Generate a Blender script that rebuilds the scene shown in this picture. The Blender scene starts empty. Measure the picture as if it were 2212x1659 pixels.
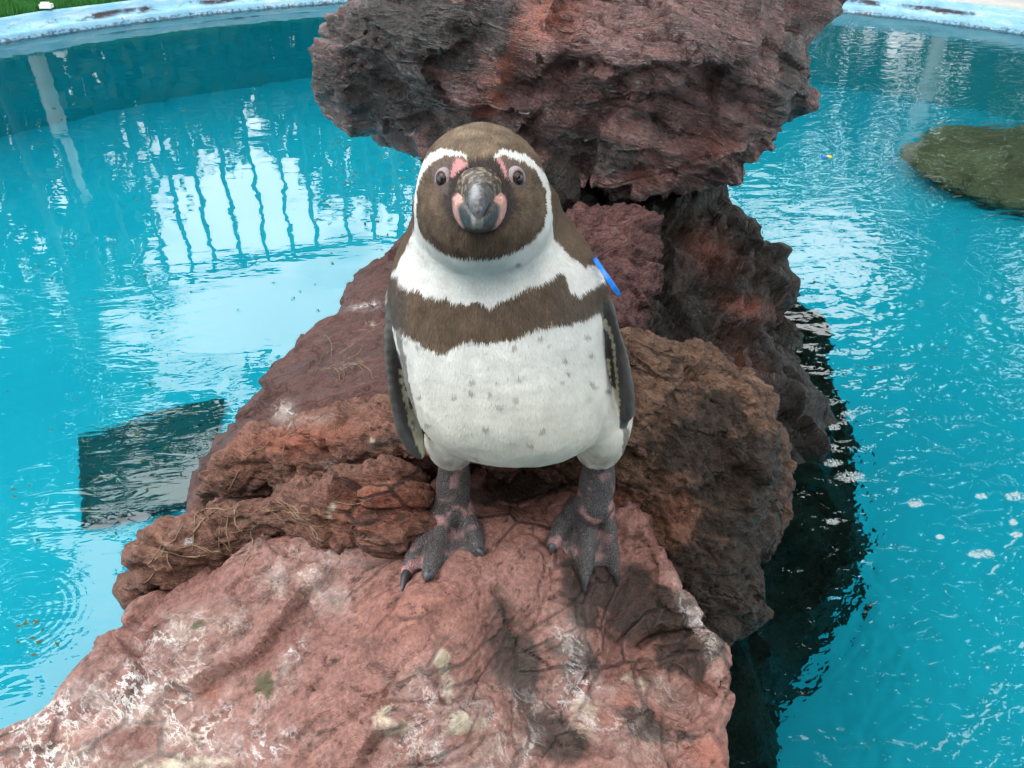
import bpy, math, random
import numpy as np
import openvdb
from mathutils import Vector, Matrix
from mathutils.bvhtree import BVHTree

# ------------------------------------------------------------------ camera, light, exposure
scene = bpy.context.scene
COL = scene.collection
H, F, PITCH = 1.11, 1800.0, math.radians(36)      # eye height over the water, focal length in 2212-px units
cam = bpy.data.cameras.new('camera')
cam.sensor_width = 36.0
cam.lens = 36.0 * F / 2212.0
cam.clip_start = 0.02
cam.clip_end = 500
camo = bpy.data.objects.new('camera', cam)
COL.objects.link(camo)
camo.location = (0, 0, H)
camo.rotation_euler = (math.pi / 2 - PITCH, 0, 0)
scene.camera = camo

SUN_EL, SUN_AZ = math.radians(56), math.radians(-105)   # azimuth measured from +Y towards +X
world = bpy.data.worlds.new('World')
scene.world = world
world.use_nodes = True
wn, wl = world.node_tree.nodes, world.node_tree.links
wn.clear()
w_out = wn.new('ShaderNodeOutputWorld')
w_bg = wn.new('ShaderNodeBackground')
w_sky = wn.new('ShaderNodeTexSky')
w_sky.sky_type = 'NISHITA'
w_sky.sun_disc = False
w_sky.sun_elevation = SUN_EL
w_sky.sun_rotation = SUN_AZ
w_sky.air_density = 1.0
w_bg.inputs['Strength'].default_value = 0.11
w_tc = wn.new('ShaderNodeTexCoord')
w_map = wn.new('ShaderNodeMapping')
w_map.inputs['Scale'].default_value = (1, 1, 2.2)
w_no = wn.new('ShaderNodeTexNoise')
w_no.inputs['Scale'].default_value = 2.3
w_no.inputs['Detail'].default_value = 7
w_no.inputs['Distortion'].default_value = 0.5
w_rp = wn.new('ShaderNodeValToRGB')
w_rp.color_ramp.elements[0].position = 0.30
w_rp.color_ramp.elements[1].position = 0.47
w_no2 = wn.new('ShaderNodeTexNoise')
w_no2.inputs['Scale'].default_value = 4.0
w_no2.inputs['Detail'].default_value = 6
w_rp2 = wn.new('ShaderNodeValToRGB')
w_rp2.color_ramp.elements[0].position = 0.3
w_rp2.color_ramp.elements[0].color = (116, 122, 125, 1)
w_rp2.color_ramp.elements[1].position = 0.68
w_rp2.color_ramp.elements[1].color = (165, 168, 166, 1)
w_mx = wn.new('ShaderNodeMix')
w_mx.data_type = 'RGBA'
wl.new(w_tc.outputs['Generated'], w_map.inputs['Vector'])
wl.new(w_map.outputs['Vector'], w_no.inputs['Vector'])
wl.new(w_map.outputs['Vector'], w_no2.inputs['Vector'])
wl.new(w_no.outputs['Fac'], w_rp.inputs['Fac'])
wl.new(w_no2.outputs['Fac'], w_rp2.inputs['Fac'])
wl.new(w_rp.outputs['Color'], w_mx.inputs['Factor'])
wl.new(w_sky.outputs['Color'], w_mx.inputs['A'])
wl.new(w_rp2.outputs['Color'], w_mx.inputs['B'])
wl.new(w_mx.outputs['Result'], w_bg.inputs['Color'])
wl.new(w_bg.outputs['Background'], w_out.inputs['Surface'])

sun = bpy.data.lights.new('sun', 'SUN')
sun.energy = 5.0
sun.angle = math.radians(22)
sun.color = (1.0, 0.96, 0.9)
suno = bpy.data.objects.new('sun', sun)
COL.objects.link(suno)
sd = Vector((math.sin(SUN_AZ) * math.cos(SUN_EL), math.cos(SUN_AZ) * math.cos(SUN_EL), math.sin(SUN_EL)))
suno.rotation_euler = sd.to_track_quat('Z', 'Y').to_euler()
suno.location = (0, 0, 8)

scene.view_settings.view_transform = 'Standard'
scene.view_settings.look = 'None'
scene.view_settings.exposure = -1.72
scene.view_settings.gamma = 1.0
scene.view_settings.use_curve_mapping = False
scene.cycles.max_bounces = 10
scene.cycles.transparent_max_bounces = 12
scene.cycles.use_denoising = True
scene.cycles.caustics_refractive = True
scene.cycles.caustics_reflective = False
scene.cycles.blur_glossy = 0.3

# ------------------------------------------------------------------ projection helpers (photo points -> places in the world)
CP, SP = math.cos(PITCH), math.sin(PITCH)
def ray(u, v):
    x = (u - 1106) / F; y = (829 - v) / F
    return np.array([x, CP + y * SP, -SP + y * CP])
def at_y(u, v, Y):
    d = ray(u, v); return np.array([0, 0, H]) + d * (Y / d[1])
def at_z(u, v, z):
    d = ray(u, v); return np.array([0, 0, H]) + d * ((z - H) / d[2])
def under(u, v, z):
    """where a line of sight through the flat water ends at depth z"""
    w = at_z(u, v, 0.0); d = ray(u, v); d = d / np.linalg.norm(d)
    h = d[:2] / np.hypot(*d[:2]); si = np.hypot(d[0], d[1]) / 1.33
    tn = si / math.sqrt(1 - si * si)
    return np.array([w[0] + h[0] * tn * -z, w[1] + h[1] * tn * -z, z])
def project(P):
    P = np.asarray(P); q = P - np.array([0, 0, H])
    dep = q[:, 1] * CP - q[:, 2] * SP
    up = q[:, 1] * SP + q[:, 2] * CP
    dep = np.maximum(dep, 1e-3)
    return 1106 + F * q[:, 0] / dep, 829 - F * up / dep

# ------------------------------------------------------------------ noise
_rng = np.random.default_rng(11)
_perm = np.concatenate([_rng.permutation(256)] * 3).astype(np.int64)
_g = _rng.normal(size=(256, 3)); _g /= np.linalg.norm(_g, axis=1)[:, None]
def perlin(P):
    P = np.asarray(P, dtype=np.float64)
    i = np.floor(P).astype(np.int64); f = P - i; i &= 255
    w = f * f * f * (f * (f * 6 - 15) + 10)
    out = 0
    for dx in (0, 1):
        for dy in (0, 1):
            for dz in (0, 1):
                h = _perm[_perm[_perm[i[:, 0] + dx] + i[:, 1] + dy] + i[:, 2] + dz]
                g = _g[h]
                dd = g[:, 0] * (f[:, 0] - dx) + g[:, 1] * (f[:, 1] - dy) + g[:, 2] * (f[:, 2] - dz)
                out = out + dd * (w[:, 0] if dx else 1 - w[:, 0]) * (w[:, 1] if dy else 1 - w[:, 1]) * (w[:, 2] if dz else 1 - w[:, 2])
    return out * 1.6
def fbm(P, o=4, g=0.5, l=2.03):
    P = np.asarray(P, float); a = 1.0; s = 0.0
    for k in range(o):
        s = s + a * perlin(P + 17.3 * k); P = P * l; a *= g
    return s
def ridge(P, o=4, g=0.5):
    """sharp creases: 0 on a crease line, towards 1 between"""
    P = np.asarray(P, float); a = 1.0; s = 0.0; t = 0.0
    for k in range(o):
        s = s + a * np.abs(perlin(P + 9.7 * k)); t += a; P = P * 2.1; a *= g
    return s / t
_wj = _rng.random((256, 3))
def worley(P):
    P = np.asarray(P, float); i = np.floor(P).astype(np.int64); f = P - i
    f1 = np.full(len(P), 9.0); f2 = np.full(len(P), 9.0); idn = np.zeros(len(P))
    for dx in (-1, 0, 1):
        for dy in (-1, 0, 1):
            for dz in (-1, 0, 1):
                c = (i + np.array([dx, dy, dz])) & 255
                h = _perm[_perm[_perm[c[:, 0]] + c[:, 1]] + c[:, 2]]
                q = _wj[h] + np.array([dx, dy, dz]) - f
                d = np.sqrt((q * q).sum(1))
                m = d < f1
                f2 = np.where(m, f1, np.minimum(f2, d)); idn = np.where(m, h / 255.0, idn); f1 = np.where(m, d, f1)
    return f1, f2, idn
def facet(P, seed=0):
    """chipped stone: every cell is its own tilted flat, with a step where cells meet"""
    P = np.asarray(P, float) + seed * 7.31; i = np.floor(P).astype(np.int64); f = P - i
    f1 = np.full(len(P), 9.0); out = np.zeros(len(P))
    for dx in (-1, 0, 1):
        for dy in (-1, 0, 1):
            for dz in (-1, 0, 1):
                c = (i + np.array([dx, dy, dz])) & 255
                h = _perm[_perm[_perm[c[:, 0]] + c[:, 1]] + c[:, 2]]
                q = f - (_wj[h] + np.array([dx, dy, dz])); d = (q * q).sum(1); m = d < f1
                f1 = np.where(m, d, f1); out = np.where(m, (q * _g[(h * 7 + 3) & 255]).sum(1) + 0.35 * (_wj[h, 0] - 0.5), out)
    return out
def sstep(a, b, x):
    t = np.clip((x - a) / (b - a), 0, 1); return t * t * (3 - 2 * t)

# ------------------------------------------------------------------ mesh helpers
def tag(o, label=None, cat=None, group=None, kind=None):
    if label: o['label'] = label
    if cat: o['category'] = cat
    if group: o['group'] = group
    if kind: o['kind'] = kind
    return o
def empty(name, loc, label=None, cat=None, group=None):
    o = bpy.data.objects.new(name, None); COL.objects.link(o); o.location = loc
    o.empty_display_size = 0.05
    return tag(o, label, cat, group)
def mesh_obj(name, V, Fc, mat, parent=None, attrs=None, smooth=True, origin=None):
    V = np.asarray(V, float)
    if origin is None and parent is None:
        origin = np.array([(V[:, 0].min() + V[:, 0].max()) / 2, (V[:, 1].min() + V[:, 1].max()) / 2, V[:, 2].min()])
    me = bpy.data.meshes.new(name)
    if isinstance(Fc, np.ndarray):
        n, k = Fc.shape
        me.vertices.add(len(V)); me.loops.add(n * k); me.polygons.add(n)
        me.loops.foreach_set('vertex_index', Fc.astype(np.int32).ravel())
        me.polygons.foreach_set('loop_start', np.arange(0, n * k, k, dtype=np.int32))
    o = bpy.data.objects.new(name, me); COL.objects.link(o)
    if parent is not None:
        o.parent = parent
        base = np.zeros(3); q = parent
        while q is not None:
            base += np.array(q.location); q = q.parent
        Vl = V - base
    else:
        o.location = origin; Vl = V - origin
    if isinstance(Fc, np.ndarray):
        me.vertices.foreach_set('co', Vl.astype(np.float32).ravel())
        me.update(calc_edges=True)
    else:
        me.from_pydata([tuple(p) for p in Vl], [], [tuple(f) for f in Fc])
    if attrs:
        for k, a in attrs.items():
            a = np.asarray(a, np.float32)
            if a.ndim == 1:
                at = me.attributes.new(k, 'FLOAT', 'POINT'); at.data.foreach_set('value', a)
            else:
                at = me.attributes.new(k, 'FLOAT_COLOR', 'POINT')
                c = np.ones((len(a), 4), np.float32); c[:, :3] = a[:, :3]; at.data.foreach_set('color', c.ravel())
    if smooth:
        me.polygons.foreach_set('use_smooth', np.ones(len(me.polygons), bool))
    me.validate()
    if mat is not None: me.materials.append(mat)
    return o
def normals(V, Q):
    n = np.zeros_like(V)
    a = V[Q[:, 2]] - V[Q[:, 0]]; b = V[Q[:, 3 if Q.shape[1] == 4 else 1]] - V[Q[:, 1 if Q.shape[1] == 4 else 0]]
    fn = np.cross(a, b) if Q.shape[1] == 4 else np.cross(b, a)
    for k in range(Q.shape[1]): np.add.at(n, Q[:, k], fn)
    return n / np.maximum(np.linalg.norm(n, axis=1), 1e-12)[:, None]
def polygonise(arr, lo, h):
    g = openvdb.FloatGrid(1.0)
    g.copyFromArray(arr.astype(np.float32))
    P, Q = g.convertToQuads(0.0)
    P = np.asarray(P, float) * h + lo; Q = np.asarray(Q).astype(np.int64)
    n = normals(P, Q)
    # make the faces look outwards
    ii = np.clip(np.round((P + n * h * 1.5 - lo) / h).astype(int), 0, np.array(arr.shape) - 1)
    jj = np.clip(np.round((P - n * h * 1.5 - lo) / h).astype(int), 0, np.array(arr.shape) - 1)
    if (arr[ii[:, 0], ii[:, 1], ii[:, 2]] - arr[jj[:, 0], jj[:, 1], jj[:, 2]]).mean() < 0:
        Q = Q[:, ::-1].copy(); n = -n
    return P, Q, n
def blur(a, k=1):
    for _ in range(k):
        for ax in range(a.ndim):
            b = np.roll(a, 1, ax); c = np.roll(a, -1, ax)
            sl = [slice(None)] * a.ndim; sl[ax] = 0; b[tuple(sl)] = a[tuple(sl)]
            sl[ax] = -1; c[tuple(sl)] = a[tuple(sl)]
            a = (a + a + b + c) / 4
    return a
def poly_dist(poly, A, B):
    """signed distance, positive inside the polygon"""
    d = np.full(A.shape, 1e9); ins = np.zeros(A.shape, bool); n = len(poly)
    for k in range(n):
        x0, y0 = poly[k]; x1, y1 = poly[(k + 1) % n]
        ex, ey = x1 - x0, y1 - y0
        t = np.clip(((A - x0) * ex + (B - y0) * ey) / (ex * ex + ey * ey + 1e-12), 0, 1)
        d = np.minimum(d, np.hypot(A - x0 - t * ex, B - y0 - t * ey))
        c = ((y0 > B) != (y1 > B)) & (A < ex * (B - y0) / (ey + (1e-12 if ey == 0 else 0)) + x0)
        ins ^= c
    return np.where(ins, d, -d)
class Plane:
    def __init__(s, pts, tilt=None):
        p = [at_y(*q) for q in pts]
        n = np.cross(p[1] - p[0], p[2] - p[0]); n /= np.linalg.norm(n)
        if n @ (np.array([0, 0, H]) - p[0]) < 0: n = -n
        s.N = n; s.C = (p[0] + p[1] + p[2]) / 3
        a = np.array([1.0, 0, 0]); a -= n * (a @ n); s.A = a / np.linalg.norm(a); s.B = np.cross(n, s.A)
    def px(s, u, v):
        d = ray(u, v); t = ((s.C - np.array([0, 0, H])) @ s.N) / (d @ s.N)
        q = np.array([0, 0, H]) + d * t - s.C
        return q @ s.A, q @ s.B
def inflate(pl, outline, h, Tf, Rf, Tb, Rb, relief=(), soft=2, pts2d=None, pw=1.0):
    """a rock body: an outline on its own plane in the place, given real thickness before and behind"""
    poly = pts2d if pts2d is not None else [pl.px(*q) for q in outline]
    poly = np.array(poly); m = 0.05
    a0, b0 = poly.min(0) - m; a1, b1 = poly.max(0) + m
    rel = [(pl.px(u, v), r, dz) for (u, v, r, dz) in relief]
    up = Tf + max([0] + [dz for (_, _, dz) in rel]) + m
    na, nb, nw = int((a1 - a0) / h) + 2, int((b1 - b0) / h) + 2, int((up + Tb + m) / h) + 2
    A, B = np.meshgrid(a0 + h * np.arange(na), b0 + h * np.arange(nb), indexing='ij')
    s = poly_dist(poly, A, B)
    s = blur(s, soft * 2)
    g = lambda x: np.sqrt(np.clip(1 - (1 - np.clip(x, 0, 1)) ** 2, 0, 1))
    hf = Tf * g(s / Rf) ** pw; hb = Tb * g(s / Rb)
    for (c, r, dz) in rel:
        hf = hf + dz * np.exp(-((A - c[0]) ** 2 + (B - c[1]) ** 2) / (r * r)) * sstep(0, Rf * 0.7, s)
    hf = blur(hf, soft * 3); hb = blur(hb, soft * 3)
    W = (-Tb - m + h * np.arange(nw))[None, None, :]
    inside = np.maximum(W - hf[..., None], -hb[..., None] - W) * 0.7
    f = np.where(s[..., None] > 0, inside, np.sqrt(s[..., None] ** 2 + W ** 2 * 0.5))
    f = blur(f, soft)
    P, Q, _ = polygonise(f, np.array([a0, b0, -Tb - m]), h)
    P = pl.C + P[:, :1] * pl.A + P[:, 1:2] * pl.B + P[:, 2:] * pl.N
    n = normals(P, Q)
    # one consistent way out
    c = P.mean(0)
    if (np.einsum('ij,ij->i', n, P - c)).mean() < 0: Q = Q[:, ::-1].copy(); n = -n
    return P, Q, n
def splats(P, items):
    """a painted mask: ellipses (u, v, ru, rv, angle in degrees, weight) laid on the surface"""
    u, v = project(P); m = np.zeros(len(P))
    for (a, b, ru, rv, an, w) in items:
        c, s = math.cos(math.radians(an)), math.sin(math.radians(an))
        x = ((u - a) * c + (v - b) * s) / ru; y = (-(u - a) * s + (v - b) * c) / rv
        m = np.maximum(m, w * np.exp(-(x * x + y * y)))
    return m

# ------------------------------------------------------------------ materials
class NT:
    def __init__(s, name):
        s.m = bpy.data.materials.new(name); s.m.use_nodes = True
        s.t = s.m.node_tree; s.n = s.t.nodes; s.n.clear()
        s.out = s.n.new('ShaderNodeOutputMaterial')
    def add(s, typ, **kw):
        nd = s.n.new(typ)
        for k, val in kw.items():
            if k.startswith('i_'):
                nd.inputs[k[2:].replace('_', ' ')].default_value = val
            else: setattr(nd, k, val)
        return nd
    def link(s, a, b): s.t.links.new(a, b)
    def put(s, sock, val):
        if hasattr(val, 'is_output') or isinstance(val, bpy.types.NodeSocket): s.link(val, sock)
        else: sock.default_value = val
    def math(s, op, a, b=0.0, c=None, clamp=False):
        nd = s.n.new('ShaderNodeMath'); nd.operation = op; nd.use_clamp = clamp
        s.put(nd.inputs[0], a); s.put(nd.inputs[1], b)
        if c is not None: s.put(nd.inputs[2], c)
        return nd.outputs[0]
    def mix(s, f, a, b, mode='MIX'):
        nd = s.n.new('ShaderNodeMix'); nd.data_type = 'RGBA'; nd.blend_type = mode; nd.clamp_factor = True
        s.put(nd.inputs['Factor'], f)
        s.put(nd.inputs['A'], a if not isinstance(a, tuple) else (*a[:3], 1)); s.put(nd.inputs['B'], b if not isinstance(b, tuple) else (*b[:3], 1))
        return nd.outputs['Result']
    def noise(s, vec, scale, detail=4, rough=0.5, dist=0.0, col=False):
        nd = s.add('ShaderNodeTexNoise'); nd.inputs['Scale'].default_value = scale; nd.inputs['Detail'].default_value = detail
        nd.inputs['Roughness'].default_value = rough; nd.inputs['Distortion'].default_value = dist
        s.link(vec, nd.inputs['Vector']); return nd.outputs['Color' if col else 'Fac']
    def voro(s, vec, scale, feature='F1', out='Distance', rnd=1.0):
        nd = s.add('ShaderNodeTexVoronoi', feature=feature); nd.inputs['Scale'].default_value = scale
        nd.inputs['Randomness'].default_value = rnd
        s.link(vec, nd.inputs['Vector']); return nd.outputs[out]
    def step(s, x, lo, hi, a=0.0, b=1.0):
        nd = s.add('ShaderNodeMapRange', interpolation_type='SMOOTHSTEP')
        s.put(nd.inputs['Value'], x); nd.inputs['From Min'].default_value = lo; nd.inputs['From Max'].default_value = hi
        nd.inputs['To Min'].default_value = a; nd.inputs['To Max'].default_value = b
        return nd.outputs['Result']
    def ramp(s, x, stops):
        nd = s.add('ShaderNodeValToRGB'); e = nd.color_ramp.elements
        while len(e) < len(stops): e.new(0.5)
        for k, (p, c) in enumerate(stops): e[k].position = p; e[k].color = (*c, 1)
        s.put(nd.inputs['Fac'], x); return nd.outputs['Color']
    def coords(s): return s.add('ShaderNodeTexCoord').outputs['Object']
    def pos(s): return s.add('ShaderNodeNewGeometry').outputs['Position']
    def attr(s, name, out='Fac'): return s.add('ShaderNodeAttribute', attribute_name=name).outputs[out]
    def mapping(s, vec, scale=(1, 1, 1), rot=(0, 0, 0)):
        if any(rot):
            n0 = s.add('ShaderNodeMapping'); n0.inputs['Rotation'].default_value = [math.radians(r) for r in rot]; s.link(vec, n0.inputs['Vector']); vec = n0.outputs[0]
        nd = s.add('ShaderNodeMapping'); nd.inputs['Scale'].default_value = scale; s.link(vec, nd.inputs['Vector']); return nd.outputs[0]
    def bump(s, h, strength=0.5, dist=0.01, normal=None):
        nd = s.add('ShaderNodeBump'); nd.inputs['Strength'].default_value = strength; nd.inputs['Distance'].default_value = dist
        s.link(h, nd.inputs['Height'])
        if normal is not None: s.link(normal, nd.inputs['Normal'])
        return nd.outputs[0]
    def principled(s, base, rough=0.6, spec=0.5, normal=None, **kw):
        nd = s.add('ShaderNodeBsdfPrincipled')
        s.put(nd.inputs['Base Color'], base if not isinstance(base, tuple) else (*base[:3], 1)); s.put(nd.inputs['Roughness'], rough)
        s.put(nd.inputs['Specular IOR Level'], spec)
        if normal is not None: s.link(normal, nd.inputs['Normal'])
        for k, v in kw.items(): s.put(nd.inputs[k.replace('_', ' ')], v)
        s.link(nd.outputs[0], s.out.inputs['Surface']); return s.m
def plain(name, col, rough=0.6, spec=0.4, var=0.15, scale=30, bump=0.2):
    t = NT(name); c = t.coords()
    n = t.noise(c, scale, 5, 0.6)
    k = t.math('MULTIPLY_ADD', n, 2 * var, 1 - var)
    col2 = t.mix(1.0, col, t.add('ShaderNodeCombineColor').outputs[0], 'MIX')
    hs = t.add('ShaderNodeHueSaturation'); hs.inputs['Color'].default_value = (*col, 1); t.link(k, hs.inputs['Value'])
    return t.principled(hs.outputs[0], rough, spec, t.bump(n, bump, 0.004))

def rock_mat(name, ramp, rot=(0, 0, 0), sc=1.0, stain_shade=(0.55, 0.7), stain_shade_col=(0.012, 0.010, 0.010), strata=1.0, guano=False,
             rough=(0.45, 0.75), spec=0.5, crack=0.5, algae=True, bump=0.6, spec_k=0.35):
    t = NT(name); c = t.coords(); wp = t.pos()
    warp = t.noise(c, 5 * sc, 3, 0.5, 0, True)
    vm = t.add('ShaderNodeVectorMath', operation='MULTIPLY_ADD')
    t.link(warp, vm.inputs[0]); vm.inputs[1].default_value = (0.045, 0.045, 0.045); t.link(c, vm.inputs[2])
    cw = vm.outputs[0]
    st = t.mapping(cw, (3.0 * sc, 5.0 * sc, 26 * sc), rot)
    n1 = t.noise(cw, 3.4 * sc, 14, 0.72, 0.4)
    n2 = t.noise(st, 1.0, 7, 0.66)
    n3 = t.noise(c, 42 * sc, 6, 0.7)
    n4 = t.noise(c, 160, 4, 0.7)
    mixv = t.math('ADD', t.math('MULTIPLY', n1, 0.60), t.math('ADD', t.math('MULTIPLY', n2, 0.30 * strata), t.math('MULTIPLY', n3, 0.40 - 0.30 * strata)))
    col = t.ramp(mixv, ramp)
    # grain: light and dark mineral specks
    grain = t.step(n4, 0.36, 0.66, 0.45, 1.6)
    gx = t.add('ShaderNodeMix', data_type='RGBA', blend_type='MULTIPLY'); gx.inputs['Factor'].default_value = 0.5
    t.link(col, gx.inputs['A']); t.link(grain, gx.inputs['B']); col = gx.outputs['Result']
    # bedding streaks
    n5 = t.noise(t.mapping(cw, (9 * sc, 13 * sc, 120 * sc), rot), 1.0, 5, 0.7)
    col = t.mix(t.math('MULTIPLY', t.step(n5, 0.42, 0.30), 0.9 * strata), col, (0.016, 0.011, 0.010))
    col = t.mix(t.math('MULTIPLY', t.step(n5, 0.60, 0.74), 0.40 * strata), col, (0.42, 0.30, 0.25))
    # orange / red iron
    ir = t.math('MAXIMUM', t.attr('red'), t.math('MULTIPLY', t.step(t.noise(cw, 2.1 * sc, 6, 0.6), 0.60, 0.72), 0.5))
    col = t.mix(t.math('MULTIPLY', ir, t.step(n3, 0.3, 0.6, 0.45, 0.95)), col, (0.26, 0.075, 0.045))
    # random black marks and painted-in shade ('dark') mixed as one stain
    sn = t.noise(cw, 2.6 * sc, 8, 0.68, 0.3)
    sm = t.step(t.math('ADD', sn, t.math('MULTIPLY', t.attr('dark'), 0.55)), stain_shade[0], stain_shade[1])
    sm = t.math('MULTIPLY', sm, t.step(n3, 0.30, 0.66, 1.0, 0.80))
    col = t.mix(sm, col, stain_shade_col)
    # pale lime crust and quartz
    pn = t.noise(cw, 14 * sc, 6, 0.7, 0.5)
    pm = t.step(t.math('ADD', pn, t.math('MULTIPLY', t.attr('pale'), 0.5)), 0.72, 0.86)
    col = t.mix(t.math('MULTIPLY', pm, 0.8), col, t.ramp(n3, [(0.3, (0.20, 0.17, 0.11)), (0.65, (0.50, 0.44, 0.33))]))
    # cracks
    ed = t.voro(t.mapping(cw, (7 * sc, 9 * sc, 17 * sc), rot), 1.0, 'DISTANCE_TO_EDGE')
    cmask = t.step(t.noise(c, 4.5, 3), 0.42, 0.62)
    cr = t.math('MULTIPLY', t.step(ed, 0.055, 0.012), t.math('MULTIPLY', cmask, crack))
    col = t.mix(cr, col, (0.010, 0.008, 0.007))
    pit = t.step(t.noise(t.mapping(cw, (30 * sc, 30 * sc, 62 * sc), rot), 1.0, 6, 0.75), 0.44, 0.33)
    col = t.mix(t.math('MULTIPLY', pit, 0.85), col, (0.012, 0.009, 0.008))
    rgh = t.step(n3, 0.3, 0.7, rough[0], rough[1])
    if guano:
        g0 = t.attr('guano')
        gs = t.mapping(cw, (26, 46, 30), (0, 0, 40))
        gn = t.noise(gs, 1.0, 10, 0.70, 0.35)
        thr = t.math('ABSOLUTE', t.math('SUBTRACT', gn, 0.5))
        fil = t.math('MULTIPLY', t.step(thr, 0.040, 0.004), t.step(t.noise(cw, 11, 6, 0.7), 0.40, 0.62))                                     # stringy filaments
        blob = t.step(t.noise(t.mapping(cw, (13, 24, 16), (0, 0, 40)), 1.0, 10, 0.76, 0.4), 0.54, 0.63)
        gm = t.math('ADD', t.math('MULTIPLY', fil, t.step(g0, 0.08, 0.6)), t.math('MULTIPLY', blob, t.step(g0, 0.45, 0.95)), clamp=True)
        solid = t.step(t.math('ADD', g0, t.math('MULTIPLY', t.noise(cw, 30, 6, 0.7), 0.6)), 1.22, 1.42)
        gm = t.math('MAXIMUM', gm, solid)
        gm = t.math('MULTIPLY', gm, t.step(n4, 0.25, 0.6, 0.55, 1.0))
        haze = t.math('MULTIPLY', t.step(t.noise(cw, 14, 10, 0.78), 0.38, 0.66), t.math('MULTIPLY', g0, 0.95))
        col = t.mix(haze, col, t.ramp(n3, [(0.35, (0.20, 0.15, 0.13)), (0.62, (0.42, 0.36, 0.34))]))
        col = t.mix(gm, col, t.ramp(t.noise(c, 12, 3), [(0.35, (0.44, 0.40, 0.33)), (0.6, (0.66, 0.65, 0.66))]))
        rgh = t.mix(gm, rgh, (0.8, 0.8, 0.8))
        mo = t.attr('moss')
        col = t.mix(t.math('MULTIPLY', t.step(t.math('ADD', mo, t.math('MULTIPLY', n3, 0.7)), 0.75, 1.05), 0.85), col, (0.05, 0.052, 0.022))
    if algae:
        z = t.add('ShaderNodeSeparateXYZ'); t.link(wp, z.inputs[0])
        zz = t.math('ADD', z.outputs[2], t.math('MULTIPLY', t.math('SUBTRACT', t.noise(c, 9, 5), 0.5), 0.09))
        wet = t.step(zz, 0.09, -0.01)
        dk = t.mix(1.0, col, (0.42, 0.46, 0.42), 'MULTIPLY')
        col = t.mix(wet, col, dk)
        al = t.math('MULTIPLY', t.step(zz, 0.02, -0.06), t.step(n1, 0.3, 0.6, 0.55, 0.95))
        col = t.mix(al, col, t.ramp(n3, [(0.3, (0.006, 0.016, 0.012)), (0.7, (0.030, 0.050, 0.034))]))
        rgh = t.mix(t.math('MULTIPLY', wet, 0.8), rgh, (0.18, 0.18, 0.18))
    hgt = t.math('ADD', t.math('MULTIPLY', n2, 0.9 * strata), t.math('ADD', t.math('MULTIPLY', n3, 0.7), t.math('MULTIPLY', n4, 0.16)))
    n6 = t.noise(t.mapping(cw, (28 * sc, 34 * sc, 260 * sc), rot), 1.0, 4, 0.7)
    hgt = t.math('ADD', hgt, t.math('MULTIPLY', n5, 0.60 * strata)); hgt = t.math('ADD', hgt, t.math('MULTIPLY', n6, 0.25 * strata))
    fc_ = t.step(t.math('ABSOLUTE', t.math('SUBTRACT', t.noise(t.mapping(cw, (14 * sc, 16 * sc, 40 * sc), rot), 1.0, 5, 0.6, 0.6), 0.5)), 0.03, 0.0)
    hgt = t.math('SUBTRACT', hgt, t.math('MULTIPLY', fc_, 0.25))
    hgt = t.math('SUBTRACT', hgt, t.math('MULTIPLY', cr, 0.7)); hgt = t.math('SUBTRACT', hgt, t.math('MULTIPLY', pit, 0.35))
    return t.principled(col, rgh, spec * spec_k, t.bump(hgt, min(1.0, bump * 1.5), 0.034))

# ------------------------------------------------------------------ the pool
PC, PR, DEPTH = np.array([0.143, 1.67]), 4.03, 1.5
def ring_mesh(profile, n=256, a0=0.0, a1=2 * math.pi, wob=0.0, seed=0):
    full = abs(a1 - a0 - 2 * math.pi) < 1e-6
    th = a0 + (a1 - a0) * np.arange(n if full else n + 1) / n
    k = len(profile); V = []
    rr = np.random.default_rng(seed)
    for t in th:
        for (r, z) in profile:
            V.append((PC[0] + math.sin(t) * r, PC[1] + math.cos(t) * r, z))
    V = np.array(V)
    if wob: V += fbm(np.c_[V[:, 0] * 3, V[:, 1] * 3, V[:, 2] * 9], 3)[:, None] * wob
    Fq = []
    m = len(th)
    for i in range(n):
        j = (i + 1) % m
        for q in range(k - 1):
            Fq.append((i * k + q, j * k + q, j * k + q + 1, i * k + q + 1))
    return V, np.array(Fq)

# painted floor
t = NT('pool_floor_paint'); c = t.coords()
n1 = t.noise(c, 1.3, 6, 0.6); n2 = t.noise(c, 60, 4, 0.7)
col = t.mix(t.step(n1, 0.35, 0.65), (0.003, 0.42, 0.57), (0.005, 0.46, 0.60))
spk = t.step(t.voro(c, 17, 'F1'), 0.05, 0.02)
col = t.mix(t.math('MULTIPLY', spk, t.step(n1, 0.4, 0.6)), col, (0.02, 0.06, 0.06))
floor_m = t.principled(col, 0.6, 0.3, t.bump(n2, 0.15, 0.004))
rings = 40; V = [(PC[0], PC[1], -DEPTH)]; Fq = []
th = np.arange(192) / 192 * 2 * math.pi
V = np.array([(PC[0] + math.sin(a) * r, PC[1] + math.cos(a) * r, -DEPTH) for r in (0.001, 1, 2, 3, PR) for a in th])
Fq = np.array([(k * 192 + i, k * 192 + (i + 1) % 192, (k + 1) * 192 + (i + 1) % 192, (k + 1) * 192 + i) for k in range(4) for i in range(192)])[:, ::-1].copy()
tag(mesh_obj('pool_floor', V, Fq, floor_m, origin=np.array([PC[0], PC[1], -DEPTH])), kind='structure')

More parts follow.
